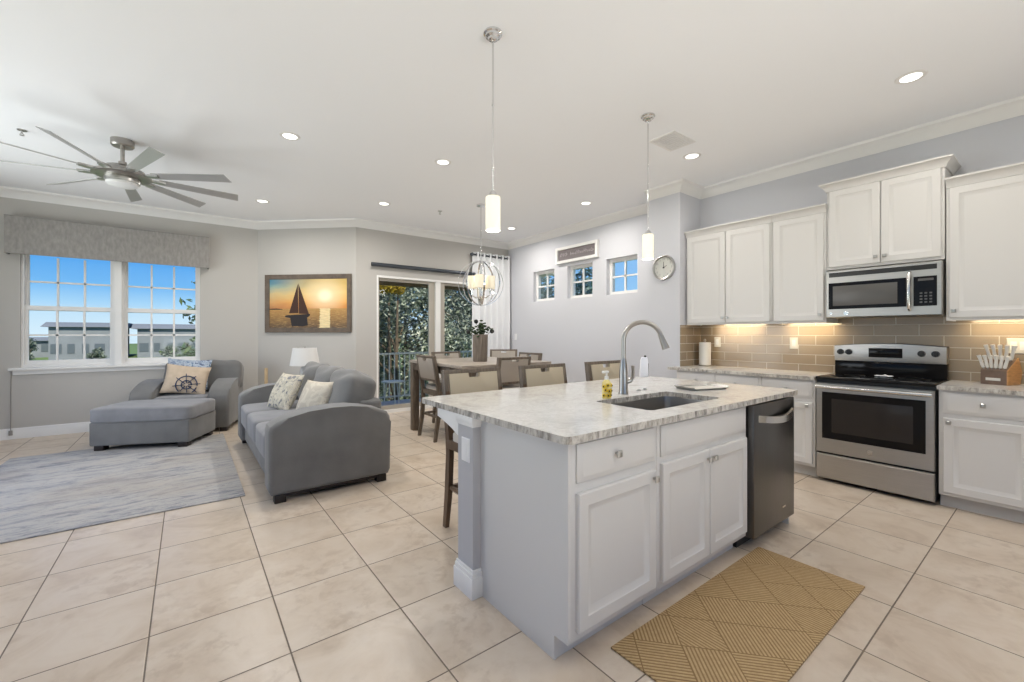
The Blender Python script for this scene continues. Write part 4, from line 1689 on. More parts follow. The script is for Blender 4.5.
# ------------------------------------------------------------------ chairs and stools (counter height, same set)
def make_chair(name, lab, cat, grp, top, front_mat, legm):
    """Faces local +y; back legs at y=0."""
    t = thing(name, lab, cat, (0, 0, 0), 0, grp, world=False)
    w = .235
    seat = .60
    for s in (-1, 1):
        mb = MB()
        pts = [(s * (w - .018), -.055, 0), (s * (w - .018), -.018, .25), (s * (w - .018), .0, .50), (s * (w - .018), -.006, seat), (s * (w - .018), -.035, .80), (s * (w - .016), -.075, top)]
        vs, fs = [], []
        for i, (x, y, z) in enumerate(pts):
            a, b = (.014, .019) if i in (0, 5) else (.017, .024)
            vs += [(x - a, y - b, z), (x + a, y - b, z), (x + a, y + b, z), (x - a, y + b, z)]
        for i in range(len(pts) - 1):
            for q in range(4):
                fs.append((i * 4 + q, i * 4 + (q + 1) % 4, i * 4 + 4 + (q + 1) % 4, i * 4 + 4 + q))
        fs += [(0, 1, 2, 3), tuple(len(vs) - 4 + q for q in range(4))]
        mb.raw(vs, fs)
        part('leg', mb, legm, t)
        mb = MB()
        x, y = s * (w - .02), .40
        mb.raw([(x - .013, y - .013, 0), (x + .013, y - .013, 0), (x + .013, y + .013, 0), (x - .013, y + .013, 0),
                (x - .02, y - .02, seat - .03), (x + .02, y - .02, seat - .03), (x + .02, y + .02, seat - .03), (x - .02, y + .02, seat - .03)],
               [(0, 1, 2, 3), (4, 5, 6, 7), (0, 1, 5, 4), (1, 2, 6, 5), (2, 3, 7, 6), (3, 0, 4, 7)])
        part('leg', mb, legm, t)
        mb = MB()
        mb.box(s * (w - .02) - .009, s * (w - .02) + .009, -.01, .40, .27, .295)
        part('stretcher', mb, legm, t)
    mb = MB()
    mb.box(-w + .03, w - .03, .39, .41, .20, .23)
    part('stretcher', mb, legm, t)
    mb = MB()
    mb.box(-w + .015, w - .015, -.01, .02, .27, .295)
    part('stretcher', mb, legm, t)
    mb = MB()
    mb.box(-w, w, -.015, .425, seat - .06, seat, .004)
    part('seat_frame', mb, legm, t)
    mb = MB()
    mb.soft(-w + .005, w - .005, .02, .43, seat - .01, seat + .055, .22, 28)
    part('seat', mb, M['seatpale'], t)
    # backrest: tilted slab in a wooden frame with a grip slot under the top rail
    def tilt(z):
        return -.006 - (.029 if z > .8 else .029 * (z - seat) / .2) - (max(0, z - .8) * .04 / (top - .8))
    z0, z1 = seat + .12, top
    ang = math.atan2(tilt(z1) - tilt(z0), z1 - z0)
    TT = Matrix.Translation((0, tilt(z0), z0)) @ Matrix.Rotation(-ang, 4, 'X')
    Hh = (z1 - z0)
    mb = MB()
    mb.T = TT
    mb.box(-w + .0, w - .0, -.018, .022, Hh - .024, Hh + .004, .003)
    mb.box(-w + .03, w - .03, -.016, .020, -.004, .026, .003)
    for s in (-1, 1):
        mb.box(s * (w - .02) - .02, s * (w - .02) + .02, -.019, .022, 0, Hh - .02, .003)
    part('back_frame', mb, M['woodgrey'], t)
    g0, gw, gh = .0, .045, .035
    e = w - .038
    poly = [(-e, .026), (e, .026), (e, Hh - .024), (gw, Hh - .024), (gw, Hh - .024 - gh), (-gw, Hh - .024 - gh), (-gw, Hh - .024), (-e, Hh - .024)]
    mb = MB()
    mb.T = TT
    mb.prism(poly, 'y', .003, .027, .004)
    part('backrest', mb, front_mat, t)
    mb = MB()
    mb.T = TT
    mb.prism(poly, 'y', -.022, .003, .004)
    part('backrest_rear', mb, M['beigeshade'], t, 'rear face of the backrest, shade put into its colour')
    return t

stool = make_chair('bar_stool', 'bar stool with beige back, nearest the left end of the island', 'stool', 'stools along the island', 1.05, M['beige'], M['legbrown'])
stool.location = (1.605, 2.485, 0)
stool.rotation_euler = (0, 0, PI)
dup(stool, (2.27, 2.485, 0), PI, 'middle bar stool with beige back at the island')
dup(stool, (3.01, 2.485, 0), PI, 'bar stool with beige back behind the soap bottle and faucet')
chair = make_chair('dining_chair', 'counter height dining chair on the left side of the table, seen from the side', 'chair', 'chairs around the dining table', 1.03, M['beigeshade'], M['woodgrey'])
chair.location = (2.42, 4.81, 0)
chair.rotation_euler = (0, 0, R(-90))
dup(chair, (3.01, 3.95, 0), 0, 'counter height dining chair on the near side of the table, its back to the camera')
dup(chair, (3.08, 5.56, 0), PI, 'counter height dining chair on the far side of the table, left of the vase')
dup(chair, (3.80, 4.62, 0), R(90), 'counter height dining chair at the right end of the table')
dup(chair, (4.28, 5.82, 0), R(140), 'counter height dining chair in the far corner by the curtain')

# dining table
TX0, TX1, TY0, TY1, TZ = 2.40, 3.72, 4.02, 5.42, .945
t = thing('dining_table', 'square counter height wooden dining table with thick legs', 'table', (3.06, 4.72, 0))
mb = MB()
mb.box(TX0, TX1, TY0, TY1, TZ - .035, TZ, .004)
part('tabletop', mb, M['woodlight'], t)
mb = MB()
mb.box(TX0 + .01, TX1 - .01, TY0 + .01, TY1 - .01, TZ - .042, TZ - .034)
mb.box(TX0 + .05, TX1 - .05, TY0 + .03, TY0 + .055, TZ - .13, TZ - .038)
mb.box(TX0 + .05, TX1 - .05, TY1 - .055, TY1 - .03, TZ - .13, TZ - .038)
mb.box(TX0 + .03, TX0 + .055, TY0 + .05, TY1 - .05, TZ - .13, TZ - .038)
mb.box(TX1 - .055, TX1 - .03, TY0 + .05, TY1 - .05, TZ - .13, TZ - .038)
part('apron', mb, M['woodgrey'], t)
for x in (TX0 + .012, TX1 - .102):
    for y in (TY0 + .30 if x < 3 else TY0 + .012, TY1 - .102):
        mb = MB()
        mb.box(x, x + .09, y, y + .09, 0, TZ - .037, .004)
        part('leg', mb, M['woodgrey'], t)

vx, vy = 2.985, 4.56
mb = MB()
prof = [(0, TZ), (.088, TZ), (.092, TZ + .01), (.098, TZ + .33), (.100, TZ + .345), (.088, TZ + .345), (.084, TZ + .30), (0, TZ + .30)]
n = 40
vs, fs = [], []
for r_, z in prof:
    for j in range(n):
        th = 2 * PI * j / n
        rr = r_ * (1 - (.035 if j % 2 else 0) * (1 if r_ > .085 else 0))
        vs.append((vx + rr * math.cos(th), vy + rr * math.sin(th), z))
for i in range(len(prof) - 1):
    for j in range(n):
        fs.append((i * n + j, i * n + (j + 1) % n, (i + 1) * n + (j + 1) % n, (i + 1) * n + j))
b_ = bmesh.new()
vv = [b_.verts.new(v) for v in vs]
for f in fs:
    b_.faces.new([vv[i] for i in f])
bmesh.ops.remove_doubles(b_, verts=b_.verts[:], dist=1e-5)
mb.take(b_)
tag(finish('vase', mb, M['vase'], smooth=20), 'tall ribbed driftwood vase on the dining table', 'vase')

t = thing('faux_greenery', 'dark rounded greenery with seed balls standing in the dining table vase', 'plant', (vx, vy, TZ + .31))
stems, leaves, balls = MB(), MB(), MB()
rnd = random.Random(7)
for k in range(16):
    a, ln = rnd.uniform(0, 2 * PI), rnd.uniform(.06, .17)
    rr = rnd.uniform(.02, .10)
    tip = Vector((vx + rr * math.cos(a), vy + rr * math.sin(a), TZ + .31 + ln))
    stems.tube([(vx + .4 * (tip.x - vx), vy + .4 * (tip.y - vy), TZ + .302), tip], .004, 6)
    for q in range(9):
        c = tip + Vector((rnd.gauss(0, .022), rnd.gauss(0, .022), rnd.gauss(-.01, .02)))
        r_ = rnd.uniform(.012, .022)
        leaves.soft(c.x - r_, c.x + r_, c.y - r_, c.y + r_, c.z - r_ * .55, c.z + r_ * .55, 1, 8)
for dx, dy, dz in ((.125, -.085, .075), (-.125, .085, .07), (-.03, .05, .20)):
    c = Vector((vx + dx, vy + dy, TZ + .31 + dz))
    stems.tube([(vx + dx * .4, vy + dy * .4, TZ + .302), (vx + dx * .8, vy + dy * .8, TZ + .31 + dz * .8), c], .003, 6)
    balls.soft(c.x - .028, c.x + .028, c.y - .028, c.y + .028, c.z - .028, c.z + .028, 1, 14)
part('stem', stems, M['greens'], t)
part('leaf_cluster', leaves, M['greens'], t)
part('seed_ball', balls, M['berry'], t)

# ------------------------------------------------------------------ sofa
t = thing('sofa', 'grey three seat sofa with arched arms seen from its near end', 'sofa', (.49, 3.645, 0), R(.2), world=False)
LS, DS = 2.36, .955
arm = [(.02, .06), (.0, .10), (.0, .545), (.012, .585), (.055, .617), (.14, .648), (.28, .68), (.46, .694), (.61, .69), (.74, .672), (.85, .645), (.925, .61), (.952, .565), (.955, .52), (.955, .10), (.935, .06)]
for y0 in (0, LS - .24):
    mb = MB()
    mb.prism(arm, 'y', y0, y0 + .24, .035, 4)
    part('arm', mb, M['sofa'], t)
mb = MB()
mb.box(.05, DS - .02, .23, LS - .23, .06, .275, .02)
part('base_rail', mb, M['sofa'], t)
mb = MB()
mb.box(.74, DS, .20, LS - .20, .10, .70, .045, 4)
part('back_frame', mb, M['sofa'], t)
sw = (LS - .48) / 3
for k in range(3):
    mb = MB()
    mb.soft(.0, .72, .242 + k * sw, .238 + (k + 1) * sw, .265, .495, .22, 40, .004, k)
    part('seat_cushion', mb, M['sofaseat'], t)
for k in range(3):
    mb = MB()
    mb.T = Matrix.Translation((.755, .24 + (k + .5) * sw, .70)) @ Matrix.Rotation(R(17), 4, 'Y')
    mb.soft(-.165, .165, -sw / 2 - .012, sw / 2 + .012, -.245, .245, .55, 44, .045, 11 + k)
    part('back_cushion', mb, M['sofa'], t)
for x in (.04, DS - .12):
    for y in (.01, LS - .09):
        mb = MB()
        mb.box(x, x + .08, y, y + .08, 0, .062, .003)
        part('foot', mb, M['espresso'], t)
mb = MB()
mb.box(.12, DS - .12, .03, LS - .03, .035, .062)
part('dust_cover', mb, M['espresso'], t)

def throw_pillow(lab, loc, rot, w, h, th, m, seed, name='throw_pillow', grp=None):
    mb = MB()
    mb.pillow(w, h, th, 18, seed)
    o = finish(name, mb, M[m], smooth=80)
    o.location = loc
    o.rotation_euler = rot
    tag(o, lab, 'pillow', grp)
    return o
throw_pillow('cream and grey floral throw pillow on the far half of the sofa', (.86, 5.22, .66), (R(-26), 0, R(-72)), .45, .43, .17, 'pillowcream', 1)
throw_pillow('beige leafy throw pillow on the near half of the sofa', (.97, 4.36, .665), (R(-24), 0, R(-64)), .40, .39, .17, 'pillowbeige', 2)

# chair and a half with its ottoman
CR = R(-25)
t = thing('ottoman', 'wide grey ottoman pushed against the front of the armchair', 'ottoman', (.017, 6.06, .010), CR, world=False)
mb = MB()
mb.box(-.965, 0, 0, .66, .055, .315, .018, 3)
part('base', mb, M['sofa'], t)
mb = MB()
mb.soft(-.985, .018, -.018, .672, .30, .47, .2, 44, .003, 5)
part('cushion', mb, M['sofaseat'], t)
for x in (-.93, -.12):
    for y in (.02, .56):
        mb = MB()
        mb.box(x, x + .09, y, y + .09, 0, .058, .003)
        part('foot', mb, M['espresso'], t)
CR = R(-18)
org = Vector((.44, 6.772, 0))
t = thing('armchair', 'grey oversized armchair with arched arms under the window', 'armchair', tuple(org), CR, world=False)
AW, AD = 1.09, .785
arm2 = [(.02, .055), (.0, .09), (.0, .47), (.015, .515), (.07, .555), (.16, .60), (.28, .642), (.40, .667), (.52, .675), (.64, .668), (.72, .645), (.765, .60), (.78, .54), (.78, .09), (.76, .055)]
for x0 in (-AW, -.24):
    mb = MB()
    mb.prism([(y, z) for y, z in arm2], 'x', x0, x0 + .24, .035, 4)
    part('arm', mb, M['sofa'], t)
mb = MB()
mb.box(-AW + .23, -.23, .02, AD - .02, .055, .29, .02)
part('base_rail', mb, M['sofa'], t)
mb = MB()
mb.box(-AW + .20, -.20, AD - .15, AD, .09, .70, .045, 4)
part('back_frame', mb, M['sofa'], t)
mb = MB()
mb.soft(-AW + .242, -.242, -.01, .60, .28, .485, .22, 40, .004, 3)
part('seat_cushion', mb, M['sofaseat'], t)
for x0, x1, sd in ((-.90, -.50, 21), (-.52, .03, 22)):
    mb = MB()
    mb.T = Matrix.Translation(((x0 + x1) / 2, AD - .20, .70)) @ Matrix.Rotation(R(-12), 4, 'X')
    mb.soft((x0 - x1) / 2, (x1 - x0) / 2, -.12, .12, -.22, .215, .45, 40, .035, sd)
    part('back_cushion', mb, M['sofa'], t)
for x in (-AW + .03, -.11):
    for y in (.03, AD - .11):
        mb = MB()
        mb.box(x, x + .08, y, y + .08, 0, .058, .003)
        part('foot', mb, M['espresso'], t)

def in_chair(x, y, z):
    v = Matrix.Rotation(CR, 3, 'Z') @ Vector((x, y, 0))
    return (org.x + v.x, org.y + v.y, z)
throw_pillow('blue and white coral print pillow at the back of the armchair', in_chair(-.585, .40, .745), (R(-16), R(4), CR), .52, .42, .13, 'pillowblue', 6)
t = thing('throw_pillow', 'beige canvas pillow with a navy ship wheel print on the armchair', 'pillow', in_chair(-.555, .255, .68), CR + R(8), world=False)
t.rotation_euler = (R(-20), R(8), CR + R(6))
mb = MB()
mb.pillow(.50, .40, .16, 18, 9)
pc = part('pillow_cover', mb, M['pillowwheel'], t, smooth=80)
mb = MB()
def pil_y(x, z):
    u, v = x / .25, z / .2
    d = (max(0, 1 - abs(u) ** 2.4) * max(0, 1 - abs(v) ** 2.4)) ** .55
    return -.08 * d * 1.04 - .004
wc = (.03, -.085)
for rad, wd in ((.115, .007), (.055, .006)):
    pts = []
    for k in range(28):
        a = 2 * PI * k / 28
        x, z = wc[0] + rad * math.cos(a), wc[1] + rad * math.sin(a)
        if z > -.185:
            pts.append((x, pil_y(x, z), z))
        elif len(pts) > 2:
            mb.tube(pts, wd, 5)
            pts = []
    if len(pts) > 2:
        mb.tube(pts, wd, 5)
for k in range(8):
    a = 2 * PI * k / 8 + .2
    pts = []
    for q in range(6):
        rr = .02 + q * .026
        x, z = wc[0] + rr * math.cos(a), wc[1] + rr * math.sin(a)
        if abs(z) < .185:
            pts.append((x, pil_y(x, z), z))
    if len(pts) > 2:
        mb.tube(pts, .005, 5)
part('wheel_print', mb, M['inkblue'], pc)

# living room rug
mb = MB()
mb.box(-1.46, .372, 3.985, 6.62, .0005, .010, .004)
o = finish('area_rug', mb, M['rug'])
tag(o, 'blue grey distressed area rug on the living room tiles', 'rug')

# lamp on an end table behind the sofa, and the thin post by the sofa arm
lx, ly = 1.29, 6.36
t = thing('end_table', 'small dark end table hidden behind the far end of the sofa', 'table', (lx, ly, 0))
mb = MB()
mb.box(lx - .23, lx + .23, ly - .20, ly + .20, .565, .595, .004)
part('tabletop', mb, M['woodgrey'], t)
for sx_ in (-1, 1):
    for sy_ in (-1, 1):
        mb = MB()
        mb.box(lx + sx_ * .19 - .02, lx + sx_ * .19 + .02, ly + sy_ * .16 - .02, ly + sy_ * .16 + .02, 0, .566)
        part('leg', mb, M['woodgrey'], t)
t = thing('table_lamp', 'table lamp with a tapered white shade behind the sofa', 'lamp', (lx, ly, .595))
mb = MB()
mb.lathe([(0, .595), (.075, .595), (.078, .61), (.03, .63), (.055, .70), (.07, .76), (.05, .83), (.018, .87), (.012, .92), (0, .92)], (lx, ly))
part('base', mb, M['lampbase'], t)
mb = MB()
mb.lathe([(.188, .865), (.150, 1.105), (.146, 1.105), (.184, .865), (.188, .865)], (lx, ly), 36)
part('lamp_shade', mb, M['shade'], t)
mb = MB()
mb.cyl((lx, ly, .92), (lx, ly, 1.115), .004)
mb.lathe([(0, 1.105), (.012, 1.108), (.014, 1.118), (.006, 1.128), (0, 1.13)], (lx, ly))
for k in range(3):
    a = 2 * PI * k / 3
    mb.tube([(lx, ly, 1.10), (lx + .148 * math.cos(a), ly + .148 * math.sin(a), 1.10)], .002, 5)
part('finial', mb, M['nickel'], t)
mb = MB()
mb.box(.810, .848, 6.39, 6.43, 0, .845, .003)
tag(finish('wooden_post', mb, M['tan']), 'thin tan wooden post standing between the armchair and the sofa arm', 'post')

# ------------------------------------------------------------------ on the walls
# valance
t = thing('window_valance', 'upholstered grey linen valance across the top of the living room window', 'valance', (-.74, YW - .06, 2.27))
mb = MB()
vy = YW - .13
VX0, VX1, VZ0, VZ1 = -1.755, .262, 2.272, 2.735
mb.box(VX0, VX1, vy, vy + .022, VZ0, VZ1, .006, 3)
mb.box(VX0, VX0 + .02, vy + .02, YW - .001, VZ0, VZ1, .004)
mb.box(VX1 - .02, VX1, vy + .02, YW - .001, VZ0, VZ1, .004)
part('fabric_box', mb, M['valance'], t)
mb = MB()
mb.tube([(VX0, vy - .001, VZ0 + .004), (VX1, vy - .001, VZ0 + .004)], .005, 6)
mb.tube([(VX0, vy - .001, VZ1 - .004), (VX1, vy - .001, VZ1 - .004)], .005, 6)
part('welt_cord', mb, M['valance'], t)
# cable below the window sill
mb = MB()
mb.tube([(-1.725, YW - .006, .83), (-1.728, YW - .005, .5), (-1.725, YW - .02, .13), (-1.722, YW - .028, .07)], .004, 6)
mb.box(-1.742, -1.708, YW - .030, YW - .014, .05, .11, .004)
tag(finish('power_cable', mb, M['cable']), 'thin grey cable running down the wall below the left end of the window sill', 'cable')

# sailboat picture on the diagonal wall
dv = Vector((2.10 - .906, YS - YW, 0)).normalized()
ang = math.atan2(dv.y, dv.x)
dlen = math.hypot(2.10 - .906, YS - YW)
pa, pb = dlen - 1.505, dlen - .067
mid = Vector((.906, YW, 0)) + dv * pa
t = thing('picture', 'large brown framed picture of a sailboat at sunset on the diagonal wall', 'picture', (mid.x, mid.y, 1.32), ang, world=False)
PW, PH, FW = pb - pa, .915, .073
mb = MB()
vs, fs = [], []
for ins, n in ((0, 0), (0, .028), (.008, .034), (FW - .02, .026), (FW - .004, .020), (FW, .012), (FW, .0)):
    vs += [(ins, -n - .001, ins), (PW - ins, -n - .001, ins), (PW - ins, -n - .001, PH - ins), (ins, -n - .001, PH - ins)]
for i in range(6):
    for j in range(4):
        fs.append((i * 4 + j, i * 4 + (j + 1) % 4, i * 4 + 4 + (j + 1) % 4, i * 4 + 4 + j))
mb.raw(vs, fs)
part('picture_frame', mb, M['frame'], t)
mb = MB()
mb.box(0, PW - 2 * FW, 0, .008, 0, PH - 2 * FW)
pr_ = part('print', mb, M['paint_print'], t)
pr_.location = (FW, -.012, FW)
def flat(name, pts, m, y=-.0006):
    mb = MB()
    mb.prism(pts, 'y', y - .0006, .0005)
    return part(name, mb, m, pr_)
W_, H_ = PW - 2 * FW, PH - 2 * FW
S_ = lambda q: [(x * W_, z * H_) for x, z in q]
flat('sail_print', S_([(.255, .30), (.37, .905), (.378, .30)]), M['sailor'])
flat('sail_print', S_([(.384, .29), (.376, .92), (.515, .28)]), M['sailor'])
flat('hull_print', S_([(.20, .225), (.21, .255), (.25, .262), (.53, .285), (.525, .25), (.49, .205), (.27, .20)]), M['hull'])
flat('reflection_print', S_([(.27, .20), (.49, .205), (.50, .05), (.44, .03), (.36, .035), (.29, .03)]), M['hull'])
flat('shore_print', S_([(0, .375), (0, .395), (.09, .40), (.17, .385), (.17, .375)]), M['hull'])

# curtain rod over the slider
def rod(lab, xa, xb, z, r, y, finials):
    t = thing('curtain_rod', lab, 'curtain rod', ((xa + xb) / 2, y, z))
    mb = MB()
    mb.cyl((xa, y, z), (xb, y, z), r, r, 14)
    part('pole', mb, M['rod'], t)
    for x in finials:
        s = -1 if x == xa else 1
        mb = MB()
        mb.cyl((x, y, z), (x + s * .012, y, z), r * 1.3, r * 1.3, 14)
        mb.cyl((x + s * .012, y, z), (x + s * .045, y, z), r * 1.7, r * 1.2, 14)
        part('finial', mb, M['rod'], t)
    for x in (xa + .06, xb - .08):
        mb = MB()
        mb.cyl((x, y, z), (x, YS - .001, z), .008, .008, 10)
        mb.cyl((x, YS - .008, z), (x, YS - .001, z), .022, .022, 14)
        part('bracket', mb, M['rod'], t)
    return t
rod('long dark rod mounted just above the sliding glass door', 2.33, 4.33, 2.405, .032, YS - .055, ())
rod('short dark rod high in the corner holding the white grommet curtain', 4.20, 5.05, 2.765, .016, YS - .085, (4.20,))
t = thing('curtain', 'white grommet curtain hanging in the corner beside the sliding door', 'curtain', (4.66, YS - .085, 0))
mb = MB()
vs, fs = [], []
nx, zs = 96, [.02, .6, 1.2, 1.8, 2.4, 2.70, 2.80, 2.815]
for q, z in enumerate(zs):
    for k in range(nx + 1):
        u = k / nx
        sway = .012 * math.sin(3.2 * z + 9 * u) * (1 - z / 2.9)
        x = 4.19 + .86 * u + sway
        y = YS - .085 + .045 * math.sin(2 * PI * 6 * u) * (.9 + .25 * (1 - z / 2.8))
        vs.append((x, min(y, YS - .022), z))
for q in range(len(zs) - 1):
    for k in range(nx):
        a = q * (nx + 1) + k
        fs.append((a, a + 1, a + nx + 2, a + nx + 1))
mb.raw(vs, fs)
cl = part('cloth', mb, M['curtain'], t, smooth=80)
sol = cl.modifiers.new('thickness', 'SOLIDIFY')
sol.thickness = .003
for k in range(12):
    u = (k + .0) / 12 + .002
    x = 4.19 + .86 * u
    mb = MB()
    pts = [(x + .004 * (1 if k % 2 else -1), YS - .085 + .030 * math.cos(2 * PI * j / 16), 2.765 + .030 * math.sin(2 * PI * j / 16)) for j in range(16)]
    mb.tube(pts, .006, 6, True)
    part('grommet', mb, M['rod'], cl)

# framed word sign above the middle small window
t = thing('wall_sign', 'white framed mauve grey sign with pale lettering above the middle small window', 'sign', (5.078, 5.335, 2.485), R(-90), world=False)
SW, SH = .93, .27
mb = MB()
rect_frame(mb, 0, SW, 0, SH, -.05, -.0, .045)
part('sign_frame', mb, M['trim'], t)
mb = MB()
mb.box(.044, SW - .044, -.022, -.003, .044, SH - .044)
bd = part('sign_board', mb, M['signgrey'], t)
rnd = random.Random(12)
for xa, xb in ((.09, .27), (.33, .60), (.63, .84)):
    mb = MB()
    x = xa
    while x < xb:
        hgt = rnd.choice((.035, .04, .06, .055))
        k = rnd.choice((0, 1, 2))
        z0 = .115
        w_ = .024
        if k == 0:
            mb.tube([(x, -.0225, z0 + hgt), (x + .004, -.0225, z0), (x + w_, -.0225, z0 + hgt * .8)], .004, 5)
        elif k == 1:
            mb.tube([(x + w_, -.0225, z0 + hgt * .9), (x + .004, -.0225, z0 + hgt * .6), (x + .004, -.0225, z0 + .004), (x + w_, -.0225, z0 + .002)], .004, 5)
        else:
            mb.tube([(x, -.0225, z0), (x + .006, -.0225, z0 + hgt), (x + w_ * .7, -.0225, z0 + hgt * .3), (x + w_, -.0225, z0 + hgt * .5)], .004, 5)
        x += .037
    part('word', mb, M['signtext'], bd)

# clock on the pier
t = thing('wall_clock', 'round silver rimmed wall clock on the pier left of the wall cabinets', 'clock', (4.62, 2.985, 2.10), R(-90), world=False)
def disc_y(mb, prof, n=44):
    mb.T = Matrix.Rotation(R(90), 4, 'X')
    mb.lathe(prof, n=n)
    mb.T = Matrix()
mb = MB()
disc_y(mb, [(.125, .001), (.148, .001), (.152, .010), (.148, .026), (.138, .030), (.128, .024), (.125, .012), (.125, .001)])
part('rim', mb, M['pewter'], t)
mb = MB()
disc_y(mb, [(0, .002), (.127, .002), (.127, .012), (0, .012)])
face = part('face', mb, M['clockface'], t)
for k in range(1, 13):
    a = R(90 - 30 * k)
    cd = bpy.data.curves.new('numeral', 'FONT')
    cd.body = str(k)
    cd.size = .034
    cd.align_x = cd.align_y = 'CENTER'
    cd.extrude = .0006
    tmp = bpy.data.objects.new('numeral_tmp', cd)
    COL.objects.link(tmp)
    dg_ = bpy.context.evaluated_depsgraph_get()
    me = bpy.data.meshes.new_from_object(tmp.evaluated_get(dg_))
    bpy.data.objects.remove(tmp)
    me.transform(Matrix.Translation((.103 * math.cos(a), -.0128, .103 * math.sin(a))) @ Matrix.Rotation(R(90), 4, 'X'))
    me.materials.clear()
    me.materials.append(M['clocknum'])
    o = bpy.data.objects.new('numeral', me)
    COL.objects.link(o)
    o.parent = face
mb = MB()
disc_y(mb, [(0, .012), (.010, .012), (.010, .020), (0, .021)], 16)
mb.prism([(-.003, 0), (.003, 0), (.002, .072), (-.002, .072)], 'y', -.0165, -.0145)
mb.T = Matrix.Rotation(R(62), 4, 'Y')
mb.prism([(-.003, 0), (.003, 0), (.002, .05), (-.002, .05)], 'y', -.0185, -.0168)
mb.T = Matrix()
part('hands', mb, M['black'], t)

# ------------------------------------------------------------------ outside
GZ = -2.8
mb = MB()
mb.box(-220, 220, -200, 240, GZ - .3, GZ)
struct('ground', mb, M['grass'], smooth=0)
# lanai behind the slider
mb = MB()
mb.box(2.34, 6.6, YS + .16, 8.15, -.22, -.03)
struct('lanai_floor', mb, M['lanaifloor'], smooth=0)
mb = MB()
mb.box(2.34, 6.6, YS + .16, 8.25, 2.62, 2.78)
struct('lanai_ceiling', mb, M['trim'], smooth=0)
mb = MB()
mb.box(2.34, 6.6, 7.98, 8.15, 2.25, 2.62)
struct('lanai_beam', mb, M['beam'], smooth=0)
t = thing('balcony_railing', 'white metal balcony railing with thin pickets outside the sliding door', 'railing', (3.9, 8.05, 0))
mb = MB()
mb.box(2.36, 6.5, 8.03, 8.08, .89, .925)
part('top_rail', mb, M['rail'], t)
mb = MB()
mb.box(2.36, 6.5, 8.04, 8.07, .05, .08)
part('bottom_rail', mb, M['rail'], t)
for k in range(39):
    x = 2.42 + k * .105
    mb = MB()
    mb.box(x - .009, x + .009, 8.046, 8.064, -.03 if k % 13 == 0 else .08, .89)
    part('picket', mb, M['rail'], t)
px, py = 2.98, 7.45
t = thing('patio_table', 'small white patio table on the balcony behind the sliding door', 'table', (px, py, -.03))
mb = MB()
mb.lathe([(0, .42), (.20, .42), (.20, .44), (0, .44)], (px, py), 28)
part('tabletop', mb, M['rail'], t)
for k in range(3):
    a = 2 * PI * k / 3 + .4
    mb = MB()
    mb.cyl((px + .17 * math.cos(a), py + .17 * math.sin(a), -.03), (px + .10 * math.cos(a), py + .10 * math.sin(a), .42), .011, .011, 8)
    part('leg', mb, M['rail'], t)

def foliage(name, parent, m, blobs, n, size, seed):
    rnd = random.Random(seed)
    vs, fs = [], []
    tot = sum(b[3] for b in blobs)
    for bx, by, bz, br, bh in [(b[0], b[1], b[2], b[3], b[4] if len(b) > 4 else b[3]) for b in blobs]:
        for _ in range(int(n * br / tot)):
            d = Vector((rnd.gauss(0, 1), rnd.gauss(0, 1), rnd.gauss(0, 1))).normalized()
            k = rnd.random() ** .4
            c = Vector((bx + d.x * br * k, by + d.y * br * k, bz + d.z * bh * k))
            s = size * rnd.uniform(.6, 1.3)
            u = Vector((rnd.gauss(0, 1), rnd.gauss(0, 1), rnd.gauss(0, .7))).normalized()
            w = u.cross(Vector((rnd.gauss(0, 1), rnd.gauss(0, 1), rnd.gauss(0, 1)))).normalized()
            i = len(vs)
            vs += [c - u * s, c + w * s * .38, c + u * s, c - w * s * .38]
            fs.append((i, i + 1, i + 2, i + 3))
    mb = MB()
    mb.raw(vs, fs, False)
    return part(name, mb, m, parent, smooth=0)

def tree(lab, x, y, h, r, m, n, size, seed, name='tree', grp='trees outside', low=.15):
    t = thing(name, lab, 'tree', (x, y, GZ), group=grp)
    rnd = random.Random(seed)
    mb = MB()
    mb.tube([(x, y, GZ), (x + rnd.uniform(-.2, .2), y, GZ + h * .35), (x + rnd.uniform(-.3, .3), y, GZ + h * .75)], [.11, .08, .03], 8)
    for k in range(6):
        a = rnd.uniform(0, 2 * PI)
        z = GZ + h * rnd.uniform(.2, .6)
        mb.tube([(x, y, z), (x + r * .35 * math.cos(a), y + r * .35 * math.sin(a), z + h * .12), (x + r * .7 * math.cos(a), y + r * .7 * math.sin(a), z + h * .2)], [.045, .03, .01], 6)
    part('trunk', mb, M['bark'], t)
    blobs = []
    for k in range(26):
        a, q = rnd.uniform(0, 2 * PI), rnd.random() ** .6
        z = GZ + h * (low + (1 - low) * rnd.random())
        taper = math.sin(PI * min(1, max(.12, (z - GZ) / h * .8 + .15)))
        blobs.append((x + r * q * taper * math.cos(a), y + r * q * taper * math.sin(a), z, r * rnd.uniform(.28, .48)))
    foliage('crown', t, m, blobs, n, size, seed + 100)
    return t
